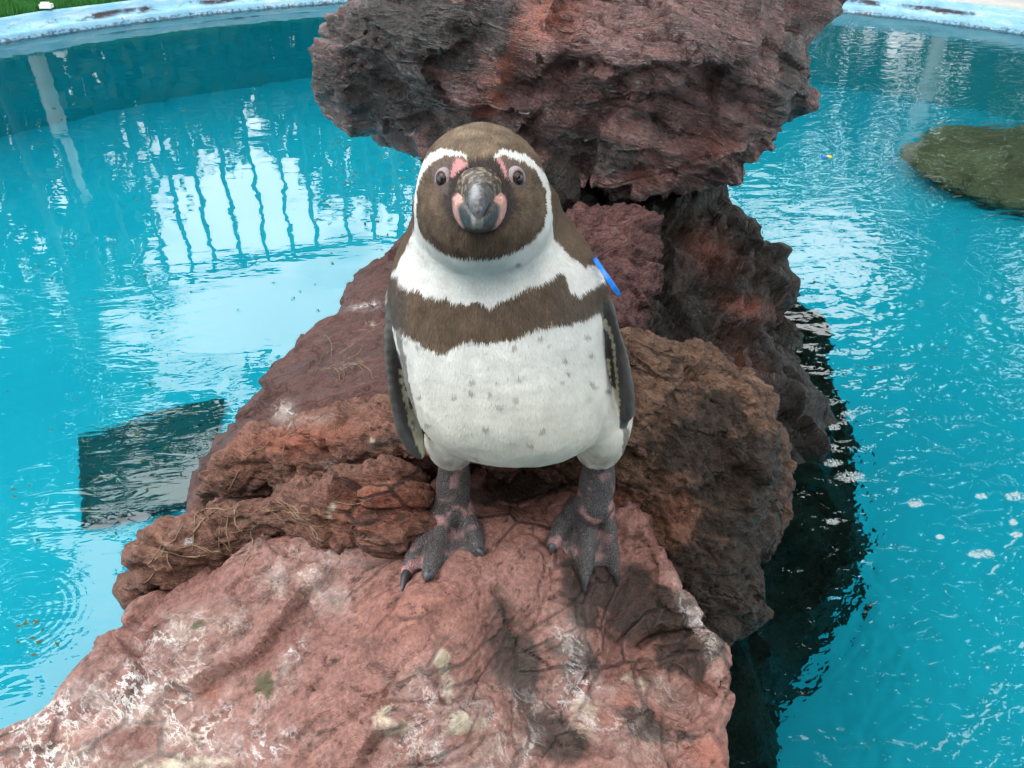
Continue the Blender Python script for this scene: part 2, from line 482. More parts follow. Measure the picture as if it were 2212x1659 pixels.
t = NT('pool_wall_paint'); c = t.coords()
n1 = t.noise(c, 2.2, 7, 0.62); n2 = t.noise(t.mapping(c, (9, 9, 1.2)), 1.0, 6, 0.65)
col = t.mix(t.step(n1, 0.3, 0.7), (0.004, 0.54, 0.61), (0.006, 0.58, 0.64))
col = t.mix(t.math('MULTIPLY', t.step(n2, 0.60, 0.75), 0.35), col, (0.02, 0.16, 0.17))
wall_m = t.principled(col, 0.65, 0.3, t.bump(n1, 0.2, 0.01))
V, Q = ring_mesh([(PR, -DEPTH), (PR, -0.6), (PR, 0.035)], 192)
tag(mesh_obj('pool_wall', V, Q, wall_m), 'curved teal painted wall of the round pool, under the water line', 'pool wall')

t = NT('kerb_paint'); c = t.coords(); wp = t.pos()
n1 = t.noise(c, 7, 9, 0.7, 0.5); n2 = t.noise(t.mapping(c, (6, 6, 40)), 1.0, 7, 0.72); n3 = t.noise(c, 55, 5, 0.7)
col = t.mix(t.step(n1, 0.35, 0.62), (0.17, 0.38, 0.54), (0.25, 0.46, 0.60))
col = t.mix(t.step(n2, 0.50, 0.68), col, (0.42, 0.54, 0.60))
z = t.add('ShaderNodeSeparateXYZ'); t.link(wp, z.inputs[0])
zz = t.math('ADD', z.outputs[2], t.math('MULTIPLY', t.math('SUBTRACT', n1, 0.5), 0.035))
gr = t.math('MULTIPLY', t.step(t.math('ABSOLUTE', t.math('SUBTRACT', zz, 0.050)), 0.014, 0.004), t.step(t.noise(c, 5, 6, 0.7), 0.48, 0.60))
gr2 = t.math('MULTIPLY', t.step(zz, 0.022, 0.008), t.step(n3, 0.42, 0.6))
col = t.mix(t.math('MAXIMUM', gr, t.math('MULTIPLY', gr2, 0.8)), col, (0.035, 0.025, 0.028))
flake = t.math('MULTIPLY', t.step(t.noise(c, 24, 7, 0.72), 0.62, 0.68), 0.8)
col = t.mix(flake, col, (0.20, 0.15, 0.15))
ru = t.step(t.add('ShaderNodeVectorMath', operation='DISTANCE').outputs['Value'], 0.05, 0.0)
kerb_m = t.principled(col, 0.6, 0.35, t.bump(t.math('ADD', n1, n3), 0.5, 0.012))
V, Q = ring_mesh([(PR + 0.02, -0.10), (PR - 0.012, -0.05), (PR - 0.015, 0.030), (PR + 0.0, 0.040), (PR + 0.055, 0.046), (PR + 0.066, 0.058),
                  (PR + 0.069, 0.086), (PR + 0.078, 0.094), (PR + 0.090, 0.096), (PR + 0.099, 0.09), (PR + 0.112, 0.05)], 320, wob=0.004)
kerb = mesh_obj('pool_kerb', V, Q, kerb_m)
tag(kerb, 'light blue painted concrete kerb around the pool with peeling dirty paint', 'kerb')

# ground beyond
t = NT('ground_mix'); c = t.coords(); n = t.noise(c, 6, 7, 0.65)
gcol = t.ramp(n, [(0.3, (0.42, 0.42, 0.40)), (0.7, (0.60, 0.60, 0.58))])
ground_m = t.principled(gcol, 0.85, 0.2, t.bump(n, 0.3, 0.01))
V, Q = ring_mesh([(PR + 0.11, 0.08), (PR + 3, 0.08), (PR + 12, 0.08), (150, 0.08)], 96)
tag(mesh_obj('ground', V, Q[:, ::-1].copy(), ground_m, smooth=False), kind='structure')

# ------------------------------------------------------------------ rocks
ROCKS = []
def rock(name, P, Q, n, disp, mat, label, paint, kind_scale=1.0):
    d = disp(P, n)
    P2 = P + n * d[:, None]
    n2 = normals(P2, Q)
    a = {k: paint.get(k, (lambda p: np.zeros(len(p))))(P2) for k in ('guano', 'dark', 'pale', 'red', 'moss')}
    a['dark'] = a['dark'] * np.clip(0.98 + 0.7 * fbm(P2 * np.array([16, 24, 24]) + 5, 4, 0.6), 0.3, 1.2)      # ragged edges to the stains and painted shade
    a['guano'] = a['guano'] * np.clip(0.85 + 0.6 * fbm(P2 * np.array([9, 22, 14]) + 2, 3), 0.2, 1.3)
    a['pale'] = a['pale'] * np.clip(0.9 + 0.7 * fbm(P2 * 26 + 3, 3), 0.1, 1.25); a['moss'] = a['moss'] * np.clip(0.85 + 0.8 * fbm(P2 * 30 + 7, 3), 0.1, 1.3)
    o = mesh_obj(name, P2, Q, mat, attrs=a)
    tag(o, label, 'rock')
    ROCKS.append((o, P2, Q))
    return o
def rotm(rx, ry, rz):
    return np.array(Matrix.Rotation(rz, 3, 'Z') @ Matrix.Rotation(ry, 3, 'Y') @ Matrix.Rotation(rx, 3, 'X'))
def strata_fn(P, R, freq, stretch=0.14, warp=0.05, seed=0.0):
    q = P + warp * np.c_[perlin(P * 6 + seed), perlin(P * 6 + seed + 5), perlin(P * 6 + seed + 9)]
    q = q @ R.T
    return q * np.array([freq * stretch, freq * stretch, freq])
def creases(x, w=0.16):
    """narrow grooves where the noise crosses zero"""
    return np.exp(-(x / w) ** 2)

def disp_boulder(P, n):
    R = rotm(math.radians(24), math.radians(-14), 0)
    s = strata_fn(P, R, 26, 0.16, 0.05)
    d = 0.055 * fbm(P * 3.2 + 2, 3) + 0.020 * fbm(P * 9, 3)
    d += 0.013 * (ridge(s * 1.5, 4, 0.65) - 0.35)
    d -= 0.020 * creases(perlin(s * 0.42 + 4), 0.07) * sstep(-0.1, 0.4, perlin(P * 3 + 8) + 0.25)
    d += 0.0016 * fbm(P * 70, 3, 0.6)
    s2 = strata_fn(P, R, 95, 0.13, 0.02, 3.0)
    d += 0.0034 * fbm(s2, 3)
    w = P + 0.02 * np.c_[fbm(P * 9, 2), fbm(P * 9 + 5, 2), fbm(P * 9 + 11, 2)]
    d += 0.034 * facet((w @ R.T) * np.array([4.2, 4.2, 7.5])) + 0.013 * facet((w @ R.T) * np.array([9, 9, 24]), 1) + 0.0036 * facet((w @ R.T) * np.array([16, 16, 60]), 2)
    return d
def disp_slab(P, n):
    d = 0.014 * fbm(P * 5 + 1, 3) + 0.0022 * fbm(P * 17 + 2, 2)
    R = rotm(math.radians(28), math.radians(30), math.radians(20))
    s = strata_fn(P, R, 38, 0.14, 0.04, 1.0)
    k = sstep(0.05, 0.26, P[:, 0] + 0.15 * (0.8 - P[:, 1])) * 0.8 + 0.3
    d += k * 0.009 * (ridge(s, 3, 0.5) - 0.35)
    d -= k * 0.018 * creases(perlin(s * 0.35 + 2), 0.06) * sstep(0.0, 0.4, perlin(P * 5 + 3) + 0.2)
    d += 0.0005 * fbm(P * 60, 3, 0.6)
    left = sstep(-0.05, -0.3, P[:, 0])
    f1, f2, _ = worley(P * np.array([13, 18, 18]) + 0.5 * fbm(P * 10, 2)[:, None])
    d += left * 0.005 * np.clip(f2 - f1, 0, 0.4)
    w = P + 0.012 * np.c_[fbm(P * 14, 2), fbm(P * 14 + 5, 2), fbm(P * 14 + 11, 2)]
    ft = np.minimum.reduce([np.hypot(P[:, 0] - q[0], P[:, 1] - q[1]) for q in ((-0.06, 0.74), (0.06, 0.74))]); kf = sstep(0.06, 0.13, ft) * 0.85 + 0.15
    d += kf * (0.018 * facet((w @ R.T) * np.array([6, 6, 11])) + 0.0040 * facet((w @ R.T) * np.array([13, 13, 34]), 1) + 0.0006 * facet((w @ R.T) * np.array([40, 40, 80]), 2)) - 0.007 * creases(perlin(P * np.array([4, 9, 6]) + 0.3 * fbm(P * 12, 2)[:, None] + 3), 0.022) - 0.005 * creases(perlin(P * np.array([11, 5, 8]) + 0.25 * fbm(P * 15, 2)[:, None] + 8), 0.02)
    return d
def disp_cracked(P, n):
    d = 0.018 * fbm(P * 6 + 4, 3)
    R = rotm(math.radians(20), math.radians(-25), 0)
    q = (P + 0.02 * np.c_[perlin(P * 11), perlin(P * 11 + 3), perlin(P * 11 + 6)]) @ R.T
    f1, f2, idn = worley(q * np.array([38, 38, 62]))
    e = np.clip((f2 - f1) / 0.22, 0, 1)
    m = sstep(0.55, -0.2, (P[:, 0] - 0.12) * 1.4 + 0.35 * perlin(P * 5))
    d += (0.35 + 0.65 * m) * 0.0115 * (e ** 0.5 * (0.55 + 0.6 * idn) - 0.5)
    f1, f2, idn = worley(q * np.array([11, 11, 16]) + 4)
    d += 0.010 * (np.clip((f2 - f1) / 0.2, 0, 1) ** 0.5 - 0.6)
    d += 0.0020 * fbm(P * 65, 4, 0.65)
    w = P + 0.012 * np.c_[fbm(P * 14, 2), fbm(P * 14 + 5, 2), fbm(P * 14 + 11, 2)]
    d += 0.022 * facet((w @ R.T) * np.array([6.5, 6.5, 9])) + 0.009 * facet((w @ R.T) * np.array([17, 17, 30]), 1) + 0.0030 * facet((w @ R.T) * np.array([45, 45, 70]), 2)
    return d
def disp_ledge(P, n):
    d = 0.016 * fbm(P * 7 + 6, 3)
    R = rotm(math.radians(30), math.radians(-12), math.radians(5))
    s = strata_fn(P, R, 42, 0.22, 0.05, 2.0)
    d += 0.010 * (ridge(s, 4, 0.6) - 0.35)
    d -= 0.016 * creases(perlin(s * 0.33 + 1), 0.07)
    f1, f2, idn = worley((P @ R.T) * np.array([17, 17, 30]) + 0.6 * fbm(P * 9, 2)[:, None])
    d += 0.008 * (np.clip((f2 - f1) / 0.3, 0, 1) ** 0.6 * (0.5 + 0.8 * idn) - 0.4)
    d += 0.0022 * fbm(P * 60, 4, 0.65)
    w = P + 0.010 * np.c_[fbm(P * 14, 2), fbm(P * 14 + 5, 2), fbm(P * 14 + 11, 2)]
    d += 0.013 * facet((w @ R.T) * np.array([9, 9, 17])) + 0.0065 * facet((w @ R.T) * np.array([19, 19, 46]), 1) + 0.0010 * facet((w @ R.T) * np.array([50, 50, 100]), 2)
    return d
def disp_slope(P, n):
    d = 0.012 * fbm(P * 4 + 9, 3)
    R = rotm(math.radians(30), math.radians(18), math.radians(-10))
    s = strata_fn(P, R, 34, 0.2, 0.05, 5.0)
    d += 0.007 * (ridge(s, 4, 0.62) - 0.35)
    d -= 0.010 * creases(perlin(s * 0.4 + 1), 0.05) * sstep(0, 0.4, perlin(P * 4 + 1) + 0.2)
    d += 0.0016 * fbm(P * 60, 4, 0.65)
    w = P + 0.012 * np.c_[fbm(P * 12, 2), fbm(P * 12 + 5, 2), fbm(P * 12 + 11, 2)]
    d += 0.016 * facet((w @ R.T) * np.array([5, 5, 11])) + 0.0075 * facet((w @ R.T) * np.array([13, 13, 34]), 1) + 0.0009 * facet((w @ R.T) * np.array([36, 36, 90]), 2)
    return d
def disp_pillar(P, n):
    R = rotm(math.radians(10), math.radians(60), 0)
    s = strata_fn(P, R, 14, 0.3, 0.08, 7.0)
    d = 0.035 * fbm(P * 3.4 + 3, 3) + 0.030 * (ridge(s, 5, 0.62) - 0.35)
    f1, f2, idn = worley((P + 0.03 * perlin(P * 8)[:, None]) * np.array([7, 7, 9]))
    d += 0.028 * (np.clip((f2 - f1) / 0.25, 0, 1) ** 0.6 * (0.5 + 0.9 * idn) - 0.4)
    d -= 0.020 * creases(perlin(P * 5 + 2), 0.06)
    d += 0.003 * fbm(P * 45, 4, 0.65)
    w = P + 0.02 * np.c_[fbm(P * 9, 2), fbm(P * 9 + 5, 2), fbm(P * 9 + 11, 2)]
    d += 0.035 * facet((w @ R.T) * np.array([5, 5, 7])) + 0.014 * facet((w @ R.T) * np.array([12, 12, 20]), 1)
    return d

M_boulder = rock_mat('boulder_stone', [(0.3, (0.0193, 0.0124, 0.0128)), (0.42, (0.0723, 0.0374, 0.0348)), (0.54, (0.1589, 0.0785, 0.0732)), (0.68, (0.3083, 0.1782, 0.1602))],
                     rot=(24, -14, 0), sc=1.0, stain_shade=(0.55, 0.66), rough=(0.22, 0.42), spec=0.75, strata=1.0, algae=False, crack=0.5, bump=0.5, spec_k=1.0)
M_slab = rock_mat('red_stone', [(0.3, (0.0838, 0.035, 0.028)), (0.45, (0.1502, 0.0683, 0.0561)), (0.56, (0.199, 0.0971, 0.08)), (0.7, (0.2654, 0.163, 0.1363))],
                  rot=(28, 30, 20), sc=1.2, stain_shade=(0.60, 0.74), stain_shade_col=(0.022, 0.015, 0.012), strata=0.42, guano=True, rough=(0.4, 0.65), crack=0.7, bump=0.28, spec_k=0.5)
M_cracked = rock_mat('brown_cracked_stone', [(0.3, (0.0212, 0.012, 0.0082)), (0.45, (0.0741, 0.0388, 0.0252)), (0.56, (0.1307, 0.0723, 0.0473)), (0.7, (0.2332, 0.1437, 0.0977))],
                     rot=(20, -25, 0), sc=1.3, stain_shade=(0.55, 0.68), stain_shade_col=(0.016, 0.011, 0.008), strata=0.35, rough=(0.3, 0.6), crack=0.8, bump=0.5, spec_k=0.4)
M_ledge = rock_mat('layered_brown_stone', [(0.3, (0.0449, 0.021, 0.0164)), (0.44, (0.1036, 0.0489, 0.036)), (0.56, (0.1624, 0.0783, 0.0558)), (0.7, (0.2349, 0.1403, 0.1016))],
                   rot=(30, -12, 5), sc=1.2, stain_shade=(0.60, 0.76), stain_shade_col=(0.03, 0.022, 0.018), strata=0.9, guano=True, rough=(0.35, 0.65), crack=0.8, bump=0.42, spec_k=0.38)
M_slope = rock_mat('dark_red_stone', [(0.3, (0.0199, 0.0082, 0.0072)), (0.44, (0.0472, 0.0172, 0.0144)), (0.56, (0.0719, 0.0278, 0.0224)), (0.72, (0.1191, 0.0551, 0.0431))],
                   rot=(30, 18, -10), sc=1.1, stain_shade=(0.58, 0.74), stain_shade_col=(0.025, 0.016, 0.013), strata=0.9, guano=True, rough=(0.35, 0.6), crack=0.6, bump=0.36, spec_k=0.6)
M_block = rock_mat('mauve_stone', [(0.3, (0.031, 0.0152, 0.0152)), (0.44, (0.0759, 0.0359, 0.0345)), (0.56, (0.1173, 0.0552, 0.0524)), (0.72, (0.1932, 0.1138, 0.1035))],
                   rot=(10, 20, 0), sc=1.0, stain_shade=(0.58, 0.74), strata=0.6, rough=(0.5, 0.75), crack=0.6, bump=0.6)
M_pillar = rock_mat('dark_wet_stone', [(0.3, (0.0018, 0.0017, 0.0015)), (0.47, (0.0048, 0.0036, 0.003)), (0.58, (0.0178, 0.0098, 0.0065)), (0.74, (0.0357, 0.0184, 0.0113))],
                    rot=(10, 60, 0), sc=0.9, stain_shade=(0.48, 0.64), stain_shade_col=(0.007, 0.008, 0.007), strata=0.6, rough=(0.22, 0.5), crack=0.4, bump=0.5, spec_k=0.5)
M_deep = rock_mat('submerged_dark_stone', [(0.30, (0.005, 0.005, 0.004)), (0.48, (0.020, 0.018, 0.012)), (0.68, (0.060, 0.052, 0.034))], sc=0.9, strata=0.5, algae=False, stain_shade=(0.5, 0.66), stain_shade_col=(0.004, 0.007, 0.006))
M_sunk = rock_mat('submerged_brown_stone', [(0.3, (0.1929, 0.0983, 0.0517)), (0.5, (0.5143, 0.2623, 0.138)), (0.7, (0.9642, 0.5247, 0.2933))], strata=0.5, algae=False, stain_shade=(0.6, 0.8))

# the boulder on top
plB = Plane([(690, 170, 1.80), (1780, 170, 1.82), (1250, 400, 1.66)])
outB = [(722, -20), (700, 48), (686, 78), (684, 150), (692, 190), (722, 226), (780, 242), (830, 266), (880, 292), (920, 314), (970, 330), (1080, 345), (1160, 356),
        (1210, 384), (1270, 392), (1310, 406), (1345, 422), (1385, 422), (1440, 407), (1500, 394), (1590, 386), (1640, 372), (1680, 340), (1700, 300), (1735, 267),
        (1768, 236), (1773, 190), (1750, 150), (1742, 110), (1750, 70), (1766, 28), (1770, -20), (1760, -150), (1700, -330), (1400, -430), (1000, -420), (790, -260), (738, -110)]
P, Q, n = inflate(plB, outB, 0.0085, 0.20, 0.26, 0.42, 0.42, relief=[(1400, 120, 260, 0.0)] and [(1350, 150, 0.22, 0.07), (1400, 330, 0.12, 0.06), (900, 110, 0.18, 0.04), (1650, 200, 0.10, 0.05), (1210, 300, 0.08, -0.05)])
rock('boulder', P, Q, n, disp_boulder, M_boulder, 'large dark brown and mauve boulder balanced above the penguin at the top', {
    'red': lambda p: splats(p, [(1075, 190, 22, 150, 20, 1.0), (1180, 40, 90, 50, -30, 0.9), (1035, 240, 16, 60, 5, 0.7), (760, 150, 30, 25, 0, 0.8), (1400, 380, 130, 40, 10, 0.6), (1560, 330, 90, 40, -10, 0.5)]),
    'dark': lambda p: splats(p, [(900, 90, 190, 90, -15, 1.2), (830, 210, 140, 60, 20, 0.9), (1010, 290, 130, 50, 10, 0.55), (1250, 330, 120, 40, 10, 0.5), (1720, 150, 40, 130, 5, 0.6)]),
    'pale': lambda p: np.maximum(splats(p, [(1380, 165, 18, 30, 10, 0.75), (1150, 60, 60, 40, -30, 0.25)]), 0),
})
# dark wet rock under the boulder
plG = Plane([(1450, 400, 1.88), (1725, 900, 1.42), (1250, 650, 1.5)])
outG = [(1120, 420), (1180, 375), (1300, 365), (1470, 380), (1560, 393), (1586, 440), (1598, 474), (1644, 532), (1682, 602), (1714, 700), (1738, 830), (1754, 950),
        (1738, 1042), (1686, 1108), (1600, 1130), (1400, 950), (1200, 760)]
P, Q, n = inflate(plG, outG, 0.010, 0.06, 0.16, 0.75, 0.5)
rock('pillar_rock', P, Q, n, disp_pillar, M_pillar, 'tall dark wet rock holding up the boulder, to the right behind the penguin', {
    'red': lambda p: splats(p, [(1530, 540, 55, 40, 30, 0.35), (1620, 665, 55, 22, 10, 0.45), (1600, 800, 40, 90, -15, 0.2), (1645, 970, 24, 50, -10, 0.5)]),
    'pale': lambda p: splats(p, [(1505, 610, 22, 40, 20, 0.45), (1350, 420, 60, 25, 10, 0.2)]),
})
# the wide dark mass under water
pts = [at_z(u, v, 0)[:2] for (u, v) in [(1660, 470), (1740, 545), (1822, 640), (1850, 740), (1880, 860), (1900, 940), (1898, 1060), (1880, 1125), (1800, 1185), (1715, 1230), (1740, 1330), (1760, 1500), (1720, 1640), (1560, 1900)]]
pts += [np.array([-0.1, 0.45]), np.array([-0.38, 0.75]), np.array([-0.42, 1.2]), np.array([-0.2, 1.9]), np.array([0.1, 2.3])]
class Flat: pass
plF = Plane([(1000, 800, 1.0), (1300, 800, 1.0), (1000, 500, 1.0)])
plF.N = np.array([0, 0, 1.0]); plF.A = np.array([1.0, 0, 0]); plF.B = np.array([0, 1.0, 0]); plF.C = np.array([0, 0, -0.42])
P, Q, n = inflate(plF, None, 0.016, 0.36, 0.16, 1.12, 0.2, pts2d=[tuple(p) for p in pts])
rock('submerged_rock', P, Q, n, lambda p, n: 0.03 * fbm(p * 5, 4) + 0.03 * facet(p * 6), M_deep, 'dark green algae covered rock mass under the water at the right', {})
# reddish block by the shoulder
plK = Plane([(1250, 490, 1.45), (1420, 500, 1.45), (1330, 740, 1.2)])
P, Q, n = inflate(plK, [(1150, 500), (1230, 470), (1270, 462), (1340, 455), (1405, 478), (1432, 508), (1426, 600), (1412, 660), (1392, 700), (1395, 742), (1300, 790), (1150, 780)],
                  0.006, 0.07, 0.08, 0.3, 0.2)
rock('block_rock', P, Q, n, disp_ledge, M_block, 'mauve red block of rock just right of the shoulder of the penguin', {
    'pale': lambda p: splats(p, [(1270, 560, 16, 40, 10, 0.5), (1350, 590, 60, 10, 5, 0.4)])})
plJ = Plane([(1160, 380, 1.5), (1260, 380, 1.5), (1200, 430, 1.45)])
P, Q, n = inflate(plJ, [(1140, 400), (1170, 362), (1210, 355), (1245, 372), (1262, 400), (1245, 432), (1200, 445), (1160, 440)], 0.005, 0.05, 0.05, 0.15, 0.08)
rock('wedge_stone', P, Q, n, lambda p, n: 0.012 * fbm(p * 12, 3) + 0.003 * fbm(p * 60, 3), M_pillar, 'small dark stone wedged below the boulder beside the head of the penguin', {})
# back slope, falling left to the water
plE = Plane([(480, 980, 1.12), (850, 570, 1.80), (900, 800, 1.13)])
P, Q, n = inflate(plE, [(380, 1180), (430, 1080), (482, 985), (560, 868), (642, 778), (690, 728), (730, 704), (745, 660), (762, 640), (800, 606), (850, 560), (930, 500), (1100, 480), (1180, 560), (1190, 700), (1130, 800), (1000, 865), (850, 905), (650, 970), (540, 1030), (470, 1110)],
                  0.006, 0.05, 0.10, 0.55, 0.10)
rock('slope_rock', P, Q, n, disp_slope, M_slope, 'smooth dark red rock slope falling to the water left of the penguin', {
    'guano': lambda p: splats(p, [(612, 888, 24, 22, 30, 0.8), (800, 660, 60, 12, -8, 0.5), (760, 790, 40, 12, 0, 0.25)]),
    'pale': lambda p: splats(p, [(775, 770, 70, 45, -30, 0.42), (800, 700, 60, 20, -20, 0.4)])})
# cracked brown rock behind the right flipper
plR = Plane([(1480, 765, 1.08), (1690, 1080, 1.09), (1400, 1180, 0.79)])
P, Q, n = inflate(plR, [(1225, 800), (1300, 765), (1360, 742), (1440, 744), (1478, 757), (1512, 752), (1550, 780), (1588, 858), (1652, 962), (1676, 1040), (1664, 1108), (1620, 1168), (1590, 1212),
                        (1594, 1320), (1570, 1352), (1540, 1372), (1500, 1400), (1440, 1350), (1405, 1262), (1380, 1150), (1350, 1060), (1290, 970), (1235, 880)], 0.0045, 0.07, 0.12, 0.40, 0.15,
                  relief=[(1520, 790, 0.05, 0.03), (1500, 880, 0.07, 0.035), (1490, 1000, 0.08, 0.035), (1660, 1050, 0.06, -0.03), (1600, 1180, 0.06, -0.02)])
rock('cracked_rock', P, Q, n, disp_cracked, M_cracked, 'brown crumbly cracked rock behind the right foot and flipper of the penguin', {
    'pale': lambda p: splats(p, [(1540, 765, 50, 22, 10, 0.35), (1600, 1080, 50, 30, 20, 0.3), (1645, 920, 10, 45, -30, 0.0)]),
    'dark': lambda p: splats(p, [(1530, 1000, 120, 90, 30, 0.75), (1560, 890, 60, 50, 30, 0.6), (1560, 1260, 110, 140, 0, 1.0), (1430, 1270, 140, 80, 10, 0.9), (1620, 1060, 70, 140, 0, 0.8), (1400, 1100, 60, 50, 0, 0.3)]),  # wet dark stone, with shade on the lower right side painted in
    'red': lambda p: splats(p, [(1470, 1120, 60, 60, 30, 0.3), (1330, 1090, 40, 60, -40, 0.5)])})
# foreground slab
plA = Plane([(870, 1270, 0.68), (1300, 1272, 0.68), (1000, 1060, 0.81)])
plA.C = plA.C - plA.N * 0.075
outA = [(-150, 1740), (-60, 1650), (0, 1600), (60, 1558), (120, 1518), (200, 1440), (285, 1372), (292, 1318), (350, 1290), (420, 1262), (490, 1215), (560, 1165), (700, 1150), (800, 1130), (890, 1075), (980, 1020), (1060, 1000), (1200, 1000), (1310, 1010), (1405, 1070), (1430, 1170), (1465, 1272),
        (1520, 1335), (1566, 1400), (1578, 1450), (1558, 1560), (1580, 1650), (1600, 1800), (1560, 2100), (900, 2250), (100, 2150)]
P, Q, n = inflate(plA, outA, 0.0038, 0.06, 0.07, 0.50, 0.12,
                  relief=[(1000, 1400, 0.12, 0.05), (930, 1500, 0.08, 0.03), (1130, 1480, 0.045, -0.045), (1330, 1380, 0.07, -0.055), (1450, 1330, 0.08, -0.07), (1500, 1500, 0.10, -0.06), (250, 1500, 0.14, -0.03), (970, 1620, 0.07, 0.02), (1180, 1560, 0.06, -0.035), (1120, 1050, 0.05, -0.05)])
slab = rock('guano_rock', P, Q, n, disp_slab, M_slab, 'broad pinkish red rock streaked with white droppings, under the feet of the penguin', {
    'guano': lambda p: np.clip(0.05 * sstep(0.06, -0.1, p[:, 0]) + 0.86 * splats(p, [(270, 1500, 170, 80, -20, 0.9), (100, 1600, 150, 90, -15, 0.9), (450, 1580, 160, 90, 0, 0.75), (620, 1440, 26, 90, 25, 0.95), (560, 1530, 22, 80, 25, 0.9), (640, 1240, 90, 60, 20, 0.85),
                                (660, 1200, 110, 30, 10, 0.8), (420, 1370, 150, 50, -15, 0.7), (700, 1290, 60, 40, 0, 0.75), (900, 1560, 80, 90, 0, 0.5), (1050, 1560, 120, 90, 10, 0.65), (950, 1610, 26, 40, 0, 1.1), (1150, 1610, 24, 60, 15, 1.0),
                                (1300, 1520, 160, 80, 15, 0.7), (1500, 1330, 22, 80, -30, 0.95), (1540, 1400, 24, 60, -10, 0.9), (1230, 1390, 40, 70, -20, 0.6), (1420, 1620, 120, 70, 10, 0.6), (260, 1640, 200, 60, 0, 0.8), (1000, 1690, 200, 50, 0, 0.7), (1450, 1500, 70, 40, 10, 0.7)]), 0, 1.2),
    'pale': lambda p: splats(p, [(960, 1450, 22, 110, -8, 0.85), (1000, 1550, 60, 50, 0, 0.7), (850, 1560, 90, 60, 20, 0.6), (975, 1340, 40, 25, 20, 0.6), (380, 1650, 160, 30, 0, 0.7), (1250, 1560, 80, 80, 20, 0.5), (1180, 1220, 110, 14, 25, 0.4), (1080, 1110, 70, 10, -5, 0.45), (1380, 1480, 90, 30, 20, 0.55)]),
    'dark': lambda p: splats(p, [(1370, 1320, 170, 80, 12, 1.0), (1480, 1400, 90, 90, 0, 1.0), (1120, 1430, 60, 120, -20, 0.6), (1300, 1240, 110, 50, 10, 0.62), (1200, 1590, 100, 60, 30, 0.62), (1400, 1560, 110, 50, 35, 0.6), (1480, 1600, 60, 60, 0, 0.5), (1250, 1420, 90, 60, 20, 0.6), (1120, 1050, 120, 35, -5, 0.8)]),  # shade of right-facing slopes and the hollow between the legs painted in
    'red': lambda p: splats(p, [(1370, 1530, 50, 40, 30, 0.6), (900, 1330, 120, 60, 0, 0.3), (1530, 1620, 50, 40, 0, 0.6), (470, 1500, 40, 30, 0, 0.4)]),
    'moss': lambda p: splats(p, [(565, 1480, 34, 50, 30, 0.75), (440, 1345, 60, 18, -12, 0.7), (660, 1280, 40, 16, -20, 0.6), (330, 1560, 25, 40, 0, 0.6), (530, 1410, 30, 10, -10, 0.6), (720, 1550, 30, 12, 0, 0.5), (1410, 1470, 60, 16, 20, 0.6)])})
# layered ledges on the left
plC = Plane([(290, 1240, 0.765), (930, 1090, 0.775), (600, 1060, 0.84)])
P, Q, n = inflate(plC, [(274, 1256), (288, 1225), (312, 1182), (350, 1152), (430, 1098), (480, 1078), (600, 1068), (700, 1050), (800, 1018), (870, 1000), (940, 1000), (962, 1050), (945, 1105), (915, 1150), (880, 1172), (800, 1182),
                        (700, 1172), (600, 1165), (545, 1180), (520, 1205), (480, 1245), (400, 1288), (340, 1302), (290, 1285)], 0.0038, 0.045, 0.045, 0.14, 0.06,
                  relief=[(400, 1220, 0.06, 0.015), (780, 1090, 0.08, 0.015)])
ledge = rock('lower_ledge_rock', P, Q, n, disp_ledge, M_ledge, 'layered brown ledge with dry roots, directly left of the left foot', {
    'guano': lambda p: splats(p, [(565, 1170, 40, 35, 0, 0.8), (410, 1170, 14, 10, 0, 0.9), (400, 1130, 40, 12, -20, 0.4)]),
    'pale': lambda p: splats(p, [(715, 1095, 18, 40, 10, 0.65), (850, 1160, 70, 22, -10, 0.55), (620, 1150, 60, 20, 0, 0.35), (330, 1190, 60, 12, 10, 0.3)]),
    'red': lambda p: splats(p, [(830, 1090, 90, 45, 0, 0.75), (780, 1120, 60, 40, 0, 0.5)]),
    'moss': lambda p: splats(p, [(525, 1130, 30, 40, 20, 0.6), (510, 1230, 20, 40, 20, 0.6)])})
plD = Plane([(480, 1020, 0.93), (900, 980, 0.85), (800, 880, 0.93)])
P, Q, n = inflate(plD, [(428, 1085), (452, 1030), (482, 985), (532, 930), (600, 908), (700, 892), (840, 855), (960, 850), (1060, 900), (1080, 1000), (980, 1020), (900, 1020), (800, 1012), (740, 1012), (690, 1035), (625, 1062), (560, 1072), (500, 1072)],
                  0.0045, 0.045, 0.06, 0.2, 0.08, relief=[(560, 1030, 0.06, 0.02)])
rock('upper_ledge_rock', P, Q, n, disp_ledge, M_ledge, 'rounded orange brown ledge, upper of the two left of the penguin', {
    'red': lambda p: splats(p, [(640, 945, 110, 35, -5, 0.7)]),
    'guano': lambda p: splats(p, [(640, 912, 90, 12, -8, 0.6), (720, 1000, 40, 14, 0, 0.3)]),
    'pale': lambda p: splats(p, [(800, 950, 20, 14, 0, 0.6), (760, 1020, 100, 30, -10, 0.45), (700, 1000, 30, 14, 0, 0.5)]),
    'dark': lambda p: splats(p, [(560, 1055, 120, 14, 0, 0.4), (820, 960, 80, 25, -20, 0.35)])})
